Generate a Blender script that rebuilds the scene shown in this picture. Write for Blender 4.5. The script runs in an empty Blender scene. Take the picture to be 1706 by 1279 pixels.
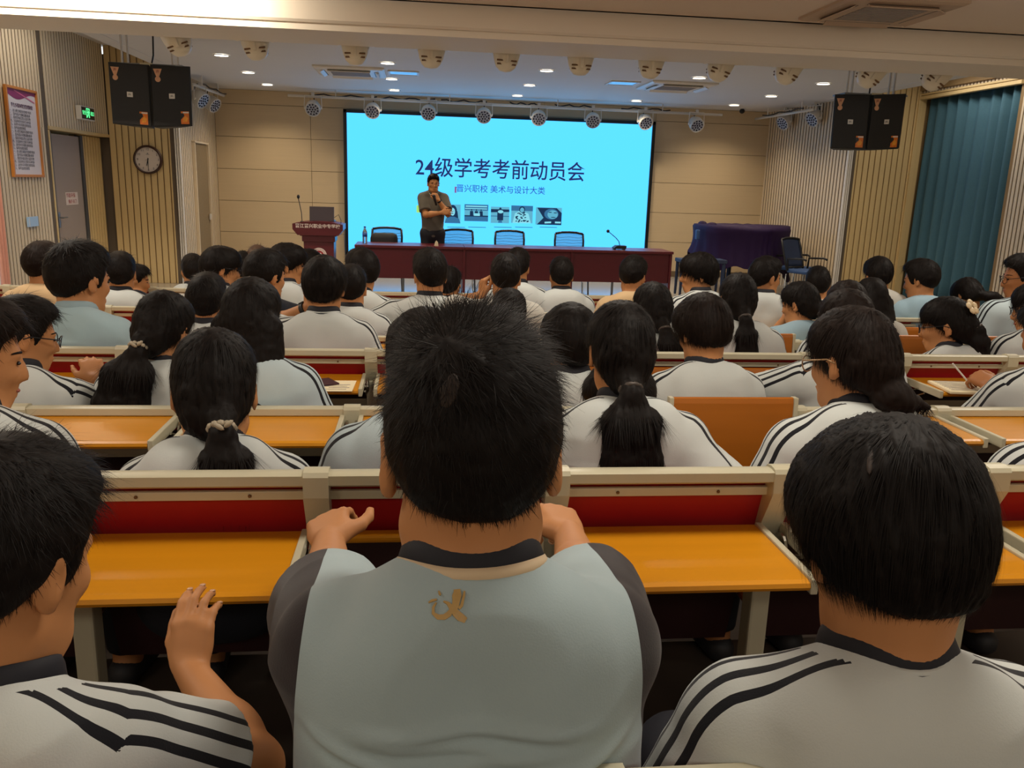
import bpy, bmesh, math, random
import numpy as np
from mathutils import Vector, Matrix
random.seed(7); RNG = np.random.default_rng(7)
SC = bpy.context.scene; COL = SC.collection
PI = math.pi

# ------------------------------------------------------------------ camera, world, lights, exposure
CAMZ = 1.65
FPX = 1402.3
RT = np.array([0.99360941, -0.10853622, 0.03098759]); UP = np.array([-0.00490115, 0.23278923, 0.97251486]); FW = np.array([0.11276666, 0.96645179, -0.23076962])
cam = bpy.data.cameras.new('camera'); cam.sensor_fit = 'HORIZONTAL'; cam.sensor_width = 36.0
cam.lens = FPX / 1706 * 36.0; cam.clip_start = 0.05; cam.clip_end = 100
camo = bpy.data.objects.new('camera', cam); COL.objects.link(camo)
camo.matrix_world = Matrix(((RT[0], UP[0], -FW[0], 0), (RT[1], UP[1], -FW[1], 0), (RT[2], UP[2], -FW[2], CAMZ), (0, 0, 0, 1)))
SC.camera = camo
def at(px, py, y):
    d = FW + (px - 853) / FPX * RT - (py - 639.5) / FPX * UP
    return d * (y / d[1]) + np.array([0, 0, CAMZ])

SC.view_settings.view_transform = 'Standard'; SC.view_settings.look = 'None'
SC.view_settings.exposure = 0.0; SC.view_settings.gamma = 1.0; SC.view_settings.use_curve_mapping = False
SC.cycles.max_bounces = 8; SC.cycles.diffuse_bounces = 4; SC.cycles.glossy_bounces = 3
SC.cycles.sample_clamp_indirect = 4.0
SC.cycles.use_denoising = True

W = bpy.data.worlds.new('daylight'); SC.world = W; W.use_nodes = True
W.node_tree.nodes['Background'].inputs[0].default_value = (0.85, 0.93, 1.0, 1); W.node_tree.nodes['Background'].inputs[1].default_value = 1.6

def area(name, loc, size, power, col, rot=(0, 0, 0), spread=180):
    l = bpy.data.lights.new(name, 'AREA'); l.shape = 'RECTANGLE'; l.size, l.size_y = size; l.energy = power; l.color = col
    l.spread = math.radians(spread)
    o = bpy.data.objects.new(name, l); COL.objects.link(o); o.location = loc; o.rotation_euler = rot; return o
def spot(name, loc, power, col, angle=120, blend=.6, rad=.06):
    l = bpy.data.lights.new(name, 'SPOT'); l.energy = power; l.color = col; l.spot_size = math.radians(angle); l.spot_blend = blend; l.shadow_soft_size = rad
    o = bpy.data.objects.new(name, l); COL.objects.link(o); o.location = loc; return o
CEIL = 3.12; CEIL_SIDE = 3.42
HALL = (1.0, .91, .78)
for hx in (-2.6, 0.9, 4.4):                       # assumed, unseen ceiling lamps of the seating area (above and behind the camera)
    for hy, pw in ((-2.2, 34), (1.6, 30), (5.0, 38)):
        area('hall_ceiling_lamp', (hx, hy, CEIL - .03), (1.2, .6), pw, HALL)
for hx in (-2.6, 0.9, 4.4):  # unseen fill points, added to brighten the rear ceiling and beam
    for hy in (1.6, 5.0):
        l = bpy.data.lights.new('hall_fill_point', 'POINT'); l.energy = 9; l.color = HALL; l.shadow_soft_size = .15; o = bpy.data.objects.new('hall_fill_point', l); COL.objects.link(o); o.location = (hx, hy, 2.75)
area('cove_strip', (-2.9, 7.25, 3.06), (3.0, .05), 60, (1.0, .90, .74), (math.radians(82), 0, 0))  # assumed light without a fixture, out of view, brightens the beam's left face
area('side_ceiling_lamp', (-4.0, 10.3, 3.38), (.3, 1.8), 12, HALL)  # added fill without a fixture, brightens the left hall wall
area('side_ceiling_lamp', (7.3, 11.0, 3.38), (.3, 2.2), 19, HALL)  # same added fill for the right wall and curtain
DOWN = [(x, y) for y in (11.6, 13.35, 14.95) for x in (-2.46, -.39, 1.68, 3.75, 5.5)]
for x, y in DOWN: spot('downlight_beam', (x, y, CEIL - .02), 95, (1.0, .80, .55), 135, .8)

# ------------------------------------------------------------------ materials
def lin(h):
    v = [int(h[i:i + 2], 16) / 255 for i in (0, 2, 4)]
    return tuple(x / 12.92 if x <= .04045 else ((x + .055) / 1.055) ** 2.4 for x in v) + (1,)
MATS = {}
def mat(name, col, rough=.6, metal=0.0, spec=.5, noise=None, bump=None, emit=None, grain=None, sheen=0, trans=0, ior=1.45, alpha=1):
    """col: hex. noise=(scale, amount) mottles the colour; grain=(sx,sy,sz,amount) wood grain; bump=(scale, strength)."""
    if name in MATS: return MATS[name]
    m = bpy.data.materials.new(name); MATS[name] = m; m.use_nodes = True
    nt = m.node_tree; b = nt.nodes['Principled BSDF']; L = nt.links
    c = lin(col) if isinstance(col, str) else tuple(col) + (1,)
    b.inputs['Base Color'].default_value = c; b.inputs['Roughness'].default_value = rough; b.inputs['Metallic'].default_value = metal
    b.inputs['Specular IOR Level'].default_value = spec
    if sheen: b.inputs['Sheen Weight'].default_value = sheen
    if trans: b.inputs['Transmission Weight'].default_value = trans; b.inputs['IOR'].default_value = ior
    if alpha < 1: b.inputs['Alpha'].default_value = alpha
    if emit: b.inputs['Emission Color'].default_value = (lin(emit[0]) if isinstance(emit[0], str) else tuple(emit[0]) + (1,)); b.inputs['Emission Strength'].default_value = emit[1]
    tc = None
    def coords(scale):
        nonlocal tc
        if tc is None: tc = nt.nodes.new('ShaderNodeTexCoord')
        mp = nt.nodes.new('ShaderNodeMapping'); mp.inputs['Scale'].default_value = scale
        L.new(tc.outputs['Object'], mp.inputs['Vector']); return mp.outputs['Vector']
    if noise or grain:
        n = nt.nodes.new('ShaderNodeTexNoise'); sc = (1, 1, 1) if noise else grain[:3]
        n.inputs['Scale'].default_value = noise[0] if noise else 1.0; n.inputs['Detail'].default_value = 4
        L.new(coords(sc), n.inputs['Vector'])
        amt = noise[1] if noise else grain[3]
        mx = nt.nodes.new('ShaderNodeMix'); mx.data_type = 'RGBA'
        mx.inputs[6].default_value = tuple(max(0, x * (1 - amt)) for x in c[:3]) + (1,); mx.inputs[7].default_value = tuple(min(1, x * (1 + amt)) for x in c[:3]) + (1,)
        L.new(n.outputs['Fac'], mx.inputs[0]); L.new(mx.outputs[2], b.inputs['Base Color'])
    if bump:
        n = nt.nodes.new('ShaderNodeTexNoise'); n.inputs['Scale'].default_value = bump[0]; n.inputs['Detail'].default_value = 3
        L.new(coords((1, 1, 1)), n.inputs['Vector'])
        bp = nt.nodes.new('ShaderNodeBump'); bp.inputs['Strength'].default_value = bump[1]; bp.inputs['Distance'].default_value = .01
        L.new(n.outputs['Fac'], bp.inputs['Height']); L.new(bp.outputs['Normal'], b.inputs['Normal'])
    return m
M_CEIL = mat('ceiling_paint', 'd9d6d2', .75, noise=(1.2, .03))
M_CEIL_HALL = mat('hall_ceiling_paint', 'e2d0bd', .8, noise=(1.2, .03))
M_BEAM = mat('beam_paint', 'e6dac8', .8, noise=(1.0, .04))
M_SLAT = mat('slat_oak', 'd3b884', .5, grain=(25, 25, 1.5, .10))
M_SLATW = mat('slat_pale', 'dac8ac', .5, grain=(25, 25, 1.5, .06))
M_BACK = mat('slat_backing', '8a6f48', .7, noise=(3, .1))
M_BACKW = mat('slat_backing_pale', '5f5243', .7, noise=(3, .1))  # groove shade between the pale slats put into the dark backing colour
M_PANEL = mat('front_panel', 'cbb694', .55, grain=(1.5, 8, 45, .05))
M_JOINT = mat('panel_joint', '6d5c45', .8, noise=(4, .05))
M_FLOOR = mat('floor_tile', 'a59f95', .16, noise=(1.5, .06))
M_STEP = mat('step_vinyl', '4a4038', .5, noise=(6, .1))
M_DOOR = mat('door_grey', '9b8a7c', .5, noise=(2, .04))
M_DOORF = mat('door_frame_dark', '3b3a39', .5, noise=(3, .05))
M_BEIGE = mat('frame_beige', 'c2bca2', .38, noise=(8, .03))
M_RED = mat('back_panel_red', 'a31317', .5, noise=(20, .08))
M_DESK = mat('desk_orange', 'd08a14', .32, grain=(2, 30, 30, .10))
M_DESKB = mat('desk_underside', 'b06413', .4, grain=(2, 30, 30, .10))
M_SEATW = mat('seat_ply', '7c3a12', .45, grain=(2, 25, 25, .15))
M_CHROME = mat('chrome', 'b8b4aa', .25, 1.0, noise=(10, .05))
M_MAROON = mat('table_maroon', '5a1520', .35, grain=(1.5, 12, 12, .12))
M_BLACK = mat('black_plastic', '121214', .45, noise=(12, .1))
M_CAB = mat('cabinet_black', '1b1a1a', .6, bump=(180, .25), noise=(8, .12))
M_WHITE = mat('white_plastic', 'ddd8d0', .4, noise=(6, .03))
M_CREAM = mat('cream_housing', 'e8dcc4', .38, noise=(6, .04))
M_BROWNV = mat('vent_brown', '6d4c28', .6, noise=(6, .05))
M_METAL = mat('grey_metal', '8c8f92', .35, .8, noise=(8, .05))
M_NAVY = mat('navy_mesh', '1d2b48', .7, noise=(30, .15))
M_BLUESEAT = mat('blue_seat', '2c4a7a', .7, noise=(20, .12))
M_PURPLE = mat('purple_satin', '24123a', .65, spec=.2, noise=(5, .15), bump=(9, .35))
M_TEAL = mat('curtain_teal', '3f6677', .85, noise=(40, .10))
M_BROWNC = mat('curtain_brown', '8a7657', .85, noise=(30, .08))
M_PAPER = mat('paper', 'e6d8b4', .8, noise=(4, .03))
M_INK = mat('ink_grey', '7d7c84', .8, noise=(4, .03))
def emis(name, col, s):
    if name in MATS: return MATS[name]
    m = bpy.data.materials.new(name); MATS[name] = m; m.use_nodes = True; nt = m.node_tree; nt.nodes.remove(nt.nodes['Principled BSDF'])
    e = nt.nodes.new('ShaderNodeEmission'); e.inputs[0].default_value = lin(col) if isinstance(col, str) else tuple(col) + (1,); e.inputs[1].default_value = s
    nt.links.new(e.outputs[0], nt.nodes['Material Output'].inputs[0]); return m
# ------------------------------------------------------------------ mesh helpers
def frame(d):
    d = np.array(d, float); d /= np.linalg.norm(d); a = np.array([0, 0, 1.]) if abs(d[2]) < .9 else np.array([1., 0, 0])
    x = np.cross(a, d); x /= np.linalg.norm(x); return x, np.cross(d, x), d
class MB:
    def __init__(s): s.v = []; s.f = []
    def add(s, vs, fs):
        o = len(s.v); s.v += [tuple(map(float, p)) for p in vs]; s.f += [tuple(i + o for i in f) for f in fs]; return s
    def box(s, c, d, R=None, bev=0):
        c = np.array(c, float); h = np.array(d, float) / 2
        if bev <= 0:
            P = [(x, y, z) for z in (-1, 1) for y in (-1, 1) for x in (-1, 1)]; P = np.array(P) * h
            F = [(0, 2, 3, 1), (4, 5, 7, 6), (0, 1, 5, 4), (2, 6, 7, 3), (0, 4, 6, 2), (1, 3, 7, 5)]
        else:
            b = min(bev, .49 * min(d)); bm = bmesh.new(); bmesh.ops.create_cube(bm, size=1)
            for v in bm.verts: v.co = Vector([v.co[i] * 2 * h[i] for i in range(3)])
            bmesh.ops.bevel(bm, geom=bm.edges[:], offset=b, segments=2, affect='EDGES', profile=.6)
            bm.verts.ensure_lookup_table(); bm.verts.index_update()
            P = np.array([v.co[:] for v in bm.verts]); F = [tuple(v.index for v in f.verts) for f in bm.faces]; bm.free()
        if R is not None: P = P @ np.array(R).T
        return s.add(P + c, F)
    def tube(s, pts, r, n=8, cap=True):
        pts = np.array(pts, float); k = len(pts); r = np.broadcast_to(np.array(r, float), (k,)); vs = []
        xa = None
        for i in range(k):
            d = pts[min(i + 1, k - 1)] - pts[max(i - 1, 0)]
            x, y, _ = frame(d)
            if xa is not None:
                dn = d / np.linalg.norm(d); x = xa - dn * (xa @ dn); x /= np.linalg.norm(x); y = np.cross(dn, x)
            xa = x
            for j in range(n):
                a = 2 * PI * j / n; vs.append(pts[i] + r[i] * (math.cos(a) * x + math.sin(a) * y))
        F = [(i * n + j, i * n + (j + 1) % n, (i + 1) * n + (j + 1) % n, (i + 1) * n + j) for i in range(k - 1) for j in range(n)]
        if cap: F += [tuple(range(n))[::-1], tuple((k - 1) * n + j for j in range(n))]
        return s.add(vs, F)
    def lathe(s, c, axis, prof, n=20, sx=1, sy=1, R=None, close=False):
        if R is None: x, y, d = frame(axis)
        else: x, y, d = [np.array(R)[:, i] for i in range(3)]
        c = np.array(c, float); k = len(prof); vs = [c + z * d + r * (sx * math.cos(2 * PI * j / n) * x + sy * math.sin(2 * PI * j / n) * y) for r, z in prof for j in range(n)]
        F = [(i * n + j, i * n + (j + 1) % n, ((i + 1) % k) * n + (j + 1) % n, ((i + 1) % k) * n + j) for i in range(k if close else k - 1) for j in range(n)]
        if not close: F += [tuple(range(n))[::-1], tuple((k - 1) * n + j for j in range(n))]
        return s.add(vs, F)
    def ext(s, poly, o, x, y, z, t):
        """extrude a 2D polygon (in axes x, y at origin o) by t along z"""
        o, x, y, z = [np.array(q, float) for q in (o, x, y, z)]; n = len(poly)
        vs = [o + a * x + b * y for a, b in poly] + [o + a * x + b * y + t * z for a, b in poly]
        return s.add(vs, [tuple(range(n))[::-1], tuple(range(n, 2 * n))] + [(i, (i + 1) % n, n + (i + 1) % n, n + i) for i in range(n)])
    def ball(s, c, r, n=12, R=None):
        r = np.broadcast_to(np.array(r, float), (3,)); m = n // 2; P = []
        for i in range(m + 1):
            t = PI * i / m
            for j in range(n): P.append((r[0] * math.sin(t) * math.cos(2 * PI * j / n), r[1] * math.sin(t) * math.sin(2 * PI * j / n), r[2] * math.cos(t)))
        P = np.array(P)
        if R is not None: P = P @ np.array(R).T
        return s.add(P + np.array(c, float), [(i * n + j, (i + 1) * n + j, (i + 1) * n + (j + 1) % n, i * n + (j + 1) % n) for i in range(m) for j in range(n)])
    def build(s, name, m, parent=None, smooth=False, autos=None):
        me = bpy.data.meshes.new(name); v = np.array(s.v)
        if parent is not None: v = v - np.array(parent['_o']) if '_o' in parent else v
        me.from_pydata(v.tolist(), [], s.f); me.materials.append(m)
        bm = bmesh.new(); bm.from_mesh(me); bmesh.ops.recalc_face_normals(bm, faces=bm.faces[:]); bm.to_mesh(me); bm.free()
        if smooth:
            me.polygons.foreach_set('use_smooth', [True] * len(me.polygons))
            if autos: me.set_sharp_from_angle(angle=math.radians(autos))
        o = bpy.data.objects.new(name, me); COL.objects.link(o)
        if parent is not None: o.parent = parent; o['_o'] = list(parent['_o']) if '_o' in parent else [0, 0, 0]
        return o
def thing(name, label, cat, loc=(0, 0, 0), group=None):
    o = bpy.data.objects.new(name, None); COL.objects.link(o); o.location = loc; o.empty_display_size = .1
    o['_o'] = [float(x) for x in loc]; o['label'] = label; o['category'] = cat
    if group: o['group'] = group
    return o
def tag(o, label, cat, group=None):
    o['label'] = label; o['category'] = cat
    if group: o['group'] = group
    return o
def struct(o, label=None, cat=None):
    o['kind'] = 'structure'
    if label: o['label'] = label
    o['category'] = cat or o.name.split('_')[0]
    return o
def stuff(o): o['kind'] = 'stuff'; return o
def dup(root, loc, rotz=0, label=None):
    def cp(o, par):
        c = o.copy(); COL.objects.link(c)
        if par is not None: c.parent = par
        for k in o.children: cp(k, c)
        return c
    r = cp(root, None); r.location = loc; r.rotation_euler = (0, 0, rotz); r['_o'] = [float(x) for x in loc]
    if label: r['label'] = label
    return r
FONT = None
def text(s, size, o, x, y, m, parent, name='lettering', off=.0, ext=.001, align='CENTER', sx=1.0):
    """flat lettering as a mesh: origin o, reading direction x, up direction y (world)."""
    cu = bpy.data.curves.new(name, 'FONT'); cu.body = s; cu.size = size; cu.align_x = align; cu.align_y = 'CENTER'; cu.extrude = ext; cu.offset = off; cu.resolution_u = 3
    t = bpy.data.objects.new(name, cu); COL.objects.link(t)
    dg = bpy.context.evaluated_depsgraph_get(); me = bpy.data.meshes.new_from_object(t.evaluated_get(dg)); bpy.data.objects.remove(t)
    x = np.array(x, float); y = np.array(y, float); z = np.cross(x, y)
    n = len(me.vertices); a = np.zeros(n * 3); me.vertices.foreach_get('co', a); a = a.reshape(-1, 3)
    a[:, 0] *= sx
    w = np.array(o, float) + a[:, :1] * x + a[:, 1:2] * y + a[:, 2:3] * z
    if parent is not None and '_o' in parent: w = w - np.array(parent['_o'])
    me.vertices.foreach_set('co', w.ravel()); me.materials.clear(); me.materials.append(m); me.name = name
    ob = bpy.data.objects.new(name, me); COL.objects.link(ob); ob.parent = parent
    if parent is not None and '_o' in parent: ob['_o'] = list(parent['_o'])
    return ob
X_, Y_, Z_ = np.eye(3)
# ------------------------------------------------------------------ room shell
XL, XR = -4.53, 7.8           # side walls of the seating area
SXL, SXR = -3.55, 6.62        # side walls of the stage
YF, YB = 16.0, -4.0           # front wall, rear wall
YLW, YRW = 13.5, 13.0         # where the stage opens on the left / right
LA, LB = .22, .11             # tier heights
b = MB(); b.box((1.6, 10.3, -.06), (13.2, 11.8, .12)); fl = struct(b.build('floor', M_FLOOR), 'pale glossy tiled floor of the hall and stage')
b = MB(); b.box((1.6, 3.4, .03), (13.2, 2.0, LB * 2 - .06)); b.box((1.6, 3.4, LB / 2), (13.2, 2.0, LB)); 
b = MB(); b.box((1.6, 3.35, LB / 2), (12.6, 1.9, LB), bev=.01); struct(b.build('floor_middle_tier', M_STEP), 'dark low tier under the middle rows of seats', 'floor')
b = MB(); b.box((1.6, -.8, LA / 2), (12.6, 6.4, LA), bev=.01); struct(b.build('floor_upper_tier', M_STEP), 'dark upper tier under the rear rows of seats', 'floor')
b = MB(); b.box((1.6, 11.9, CEIL + .05), (SXR - SXL + .2, 8.5, .1)); cl = struct(b.build('ceiling', M_CEIL), 'white stage ceiling with round downlights')
b = MB(); b.box((-4.2, 11.1, CEIL_SIDE + .05), (1.5, 5.2, .1)); b.box((7.4, 11.1, CEIL_SIDE + .05), (1.8, 5.2, .1))
b.box((-3.57, 11.1, (CEIL + CEIL_SIDE) / 2 + .046), (.2, 4.9, CEIL_SIDE - CEIL + .1)); b.box((6.62, 11.1, (CEIL + CEIL_SIDE) / 2 + .046), (.2, 4.9, CEIL_SIDE - CEIL + .1))
struct(b.build('ceiling_side', M_CEIL), 'raised pale ceiling strips beside the stage', 'ceiling')
b = MB(); b.box((1.6, 1.85, CEIL + .05), (13.2, 11.7, .1)); struct(b.build('ceiling_rear', M_CEIL_HALL), 'beige ceiling over the seating', 'ceiling')
# beam across the hall: lip, soffit, face
ZB = 2.92; YB1, YB2 = 7.7, 8.54
poly = [(YB1, CEIL + .02), (YB1, ZB + .02), (YB1 + .02, ZB), (YB1 + .05, ZB), (YB1 + .05, ZB - .055), (YB2, ZB - .055), (YB2, CEIL_SIDE + .1), (YB1, CEIL_SIDE + .1)]
b = MB(); b.ext(poly, (XL - .1, 0, 0), Y_, Z_, X_, XR - XL + .4); struct(b.build('beam', M_BEAM), 'wide beige ceiling beam across the hall', 'beam')
# walls
b = MB(); b.box((1.6, YF + .1, 1.7), (13.2, .2, 3.5)); wf = struct(b.build('wall_front', M_JOINT), 'front wall clad in beige horizontal panels')
pm = None; z = .1; k = 0
while z < CEIL:
    h = min(.555, CEIL - z)
    xs = [SXL, -1.9, .2, 2.3, 4.4, SXR]
    for a, c in zip(xs[:-1], xs[1:]):
        p = MB().box(((a + c) / 2, YF - .008, z + h / 2), (c - a - .006, .024, h - .007), bev=.002).build('panel', M_PANEL, wf)
    z += .555
b = MB(); b.box((1.5, YF - .02, .05), (SXR - SXL, .03, .1), bev=.004); struct(b.build('baseboard_front', M_JOINT), 'brown baseboard along the front wall')
def slat_wall(name, o, d, n_, length, z0, z1, pitch, gap, depth, m, mb, single=False, label=None, skip=None):
    """ribbed cladding: o start, d direction along the wall, n_ facing normal"""
    o, d, n_ = [np.array(q, float) for q in (o, d, n_)]; R = np.stack([d, n_, Z_], 1)
    w = MB().box(o + d * length / 2 - n_ * .06 + Z_ * (z0 + z1) / 2, (length, .1, z1 - z0), R)
    ws = struct(w.build(name, mb), label, 'wall'); k = int(length / pitch)
    acc = MB(); me = None
    for i in range(k):
        c = o + d * ((i + .5) * length / k) + n_ * (depth / 2 - .011)
        zz = skip(i * length / k, (i + 1) * length / k) if skip else None
        za = zz if zz is not None else z0
        if za >= z1: continue
        if single:
            if me is None:
                ob = MB().box((0, 0, 0), (length / k - gap, depth, z1 - z0), R, bev=.006).build('slat', m, None); me = ob.data
            else: ob = bpy.data.objects.new('slat', me); COL.objects.link(ob)
            ob.location = c + Z_ * (z0 + z1) / 2; ob.parent = ws
        else: acc.box(c + Z_ * (za + z1) / 2, (length / k - gap, depth, z1 - za), R)
    if not single: stuff(acc.build('slat_cladding', m, ws))
    return ws
# stage side walls (finely ribbed, pale), left one with a curtained opening
def left_open(a, c):
    ya = YLW + a
    return 2.13 if 14.32 < ya + .01 and ya < 15.2 else None
slat_wall('wall_stage_left', (SXL, YLW, 0), (0, 1, 0), (1, 0, 0), YF - YLW, .0, CEIL, .10, .040, .008, M_SLATW, M_BACKW, label='pale ribbed left side wall of the stage', skip=left_open)
slat_wall('wall_stage_right', (6.72, YRW, 0), ((6.59 - 6.72) / 3, 1, 0), (-1, 0, 0), YF - YRW, 0, CEIL + .1, .10, .036, .008, M_SLATW, M_BACKW, label='pale ribbed right side wall of the stage')
# brown folding door in the opening of the left stage wall (sits just proud of the recess backing)
d1 = MB()
dt = thing('door_1', 'brown pleated folding door in the pale ribbed wall beside the lectern', 'door', (SXL, 14.76, 0)); dt['kind'] = 'structure'
for i in range(6):
    MB().ext([(0, 0), (.03, .073), (0, .146), (-.012, .146), (.018, .073), (-.012, 0)], (SXL + .003, 14.32 + i * .146, 0), X_, Y_, Z_, 2.13).build('panel', M_BROWNC, dt)
b = MB(); b.box((SXL + .02, 14.31, 1.07), (.06, .03, 2.16), bev=.004); b.box((SXL + .02, 15.21, 1.07), (.06, .03, 2.16), bev=.004); b.box((SXL + .02, 14.76, 2.15), (.06, .93, .03), bev=.004); b.build('frame', M_SLATW, dt)
b = MB(); b.box((SXL + .045, 15.1, .95), (.03, .04, .1), bev=.006); b.build('handle', M_WHITE, dt)
# pale corner posts where the stage opens
b = MB()
for i in range(3): b.box((SXL + .03 - i * .03, YLW - .02, 1.71), (.02, .05, 3.42), bev=.005)
struct(b.build('trim_1', M_WHITE), 'pale corner post between the oak ribs and the left stage wall', 'trim')
b = MB()
for i in range(3): b.box((6.69 + i * .03, YRW - .02, 1.7), (.02, .05, 3.4), bev=.005)
struct(b.build('trim_2', M_WHITE), 'pale corner post between the right stage wall and the oak ribs', 'trim')
# oak ribbed walls facing the audience, left (clock) and right (curtain corner)
slat_wall('wall_clock', (XL, YLW + .02, 0), (1, 0, 0), (0, -1, 0), SXL - .05 - XL, 0, CEIL_SIDE, .089, .015, .026, M_SLAT, M_BACK, True, 'oak ribbed wall section behind the round clock')
slat_wall('wall_corner', (6.78, YRW + .02, 0), (1, 0, 0), (0, -1, 0), XR - 6.78 + .1, 0, CEIL_SIDE, .089, .015, .026, M_SLAT, M_BACK, True, 'oak ribbed wall section between the right stage wall and the teal curtain')
# left hall wall with the recessed door (y 11.42..13.5, z<2.12) and a window further back
DZ = 2.125
def left_skip(a, c):
    y = 8.55 + a
    if y > 11.38: return DZ + .02
    if y < 9.86: return 2.6
    return None
slat_wall('wall_left', (XL, 8.55, 0), (0, 1, 0), (1, 0, 0), YLW - 8.55, DZ + .02, CEIL_SIDE, .083, .030, .008, M_SLATW, M_BACKW, label='pale ribbed left hall wall with poster, exit sign and door', skip=lambda a, c: (None if 8.55 + a > 9.86 else 2.6))
w = MB(); w.box((XL - .06, 10.62, DZ / 2), (.1, 1.5, DZ + .04))
wl = struct(w.build('wall_left_lower', M_BACKW), 'pale ribbed left hall wall below the poster', 'wall')
acc = MB(); n = 18
for i in range(n): acc.box((XL - .007, 9.88 + (i + .5) * 1.5 / n, (DZ + .02) / 2), (.008, 1.5 / n - .030, DZ + .02))
stuff(acc.build('slat_cladding', M_SLATW, wl))
b = MB(); b.box((XL - .3, 12.45, DZ + .03), (.62, 2.1, .04)); b.box((XL - .3, 11.39, DZ / 2), (.62, .03, DZ)); struct(b.build('trim_3', M_SLAT), 'oak lining of the recessed doorway', 'trim')
dt = thing('door_2', 'plain grey hall door in the recess left of the clock, with a red lettered sign', 'door', (XL - .09, 12.05, 0)); dt['kind'] = 'structure'
MB().box((XL - .10, 12.07, 1.05), (.04, .96, 2.09), bev=.004).build('leaf', M_DOOR, dt)
b = MB(); b.box((XL - .1, 11.5, 1.06), (.1, .17, 2.11), bev=.005); b.box((XL - .1, 12.6, 1.06), (.08, .09, 2.11), bev=.005); b.build('frame', M_DOORF, dt)
b = MB(); b.box((XL - .06, 11.62, 1.02), (.03, .05, .2), bev=.01); b.tube([(XL - .05, 11.62, 1.05), (XL + .0, 11.62, 1.05), (XL + .0, 11.74, 1.05)], .01); b.build('handle', M_METAL, dt)
slat_wall('wall_recess', (XL - .14, 12.66, 0), (0, 1, 0), (1, 0, 0), .84, 0, DZ, .1, .03, .03, M_SLAT, M_BACK, True, 'oak ribs in the recess between the grey door and the clock wall')
# window in the left wall behind the visible part: bright streak at the frame's edge
wn = thing('window_1', 'bright window at the left edge with a pale pink curtain beside it', 'window', (XL, 9.2, 0)); wn['kind'] = 'structure'
b = MB(); b.box((XL - .03, 9.84, 1.35), (.08, .06, 2.7), bev=.006); b.box((XL - .03, 8.58, 1.35), (.08, .06, 2.7), bev=.006); b.box((XL - .03, 9.2, 2.66), (.08, 1.3, .08), bev=.006); b.box((XL - .03, 9.2, .04), (.08, 1.3, .08), bev=.006); b.box((XL - .03, 9.35, 1.35), (.05, .05, 2.6), bev=.006)
b.build('frame', M_WHITE, wn)
MB().box((XL - .03, 9.2, 1.35), (.006, 1.22, 2.56)).build('pane', mat('window_glass', 'f4fafa', .05, trans=1.0), wn)
def curtain(name, label, p0, p1, nrm, z0, z1, folds, amp, m, cat='curtain', seed=1, pw=1.0):
    rg = random.Random(seed); p0, p1, nrm = [np.array(q, float) for q in (p0, p1, nrm)]; N = folds * 10; vs = []; ph = [rg.uniform(-.5, .5) for _ in range(folds + 2)]
    am = [rg.uniform(.6, 1.25) for _ in range(folds + 2)]
    lv = 9
    for i in range(N + 1):
        t = i / N; u = t * folds; k = int(u); w_ = u - k; a = am[k] * (1 - w_) + am[k + 1] * w_; p_ = ph[k] * (1 - w_) + ph[k + 1] * w_
        for j in range(lv):
            h = j / (lv - 1)
            off = amp * a * math.sin(2 * PI * u + p_ + .5 * (1 - h) * math.sin(u * 1.7)) * (1.0 - .35 * h) + .012 * math.sin(5.1 * u + 3 * h)
            vs.append(p0 + (p1 - p0) * t + nrm * off + Z_ * (z0 + (z1 - z0) * h))
    F = [(i * lv + j, (i + 1) * lv + j, (i + 1) * lv + j + 1, i * lv + j + 1) for i in range(N) for j in range(lv - 1)]
    t = thing(name, label, cat, tuple((p0 + p1) / 2 + Z_ * z0))
    b = MB().add(vs, F); o = b.build('drape', m, t, True)
    sm = o.modifiers.new('thick', 'SOLIDIFY'); sm.thickness = .006
    return t
c = curtain('curtain', 'narrow pale pink curtain hanging beside the bright left window', (XL + .06, 9.66, 0), (XL + .06, 9.84, 0), (1, 0, 0), .02, 2.7, 3, .03, mat('curtain_pink', 'd99a86', .85, noise=(30, .06)), seed=3)
b = MB(); b.tube([(XL + .06, 8.6, 2.72), (XL + .06, 9.9, 2.72)], .012); b.build('rod', M_METAL, c)
# rear and near parts of the hall (light only)
b = MB(); b.box((1.6, YB - .1, 1.7), (13.2, .2, 3.5)); struct(b.build('wall_rear', M_SLATW), 'rear wall of the hall')
b = MB(); b.box((XL - .1, 2.25, 1.7), (.2, 12.6, 3.5)); struct(b.build('wall_left_rear', M_SLATW), 'left wall beside the rear seats', 'wall')
b = MB(); b.box((XL - .04, 8.0, 3.1), (.08, 1.2, .9)); b.box((XL - .08, 9.2, 3.05), (.08, 1.34, .75)); struct(b.build('wall_left_head', M_SLATW), 'wall above the left window', 'wall')
b = MB(); b.box((XL - .65, 12.45, 1.6), (.1, 2.3, 3.4)); b.box((XL - .4, 13.6, 1.6), (.8, .1, 3.4)); b.box((XL - .4, 11.33, 1.6), (.8, .1, 3.4)); b.box((XL - .37, 12.45, 2.7), (.6, 2.2, 1.0))
struct(b.build('wall_left_outer', M_BACKW), 'back of the doorway recess', 'wall')
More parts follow.
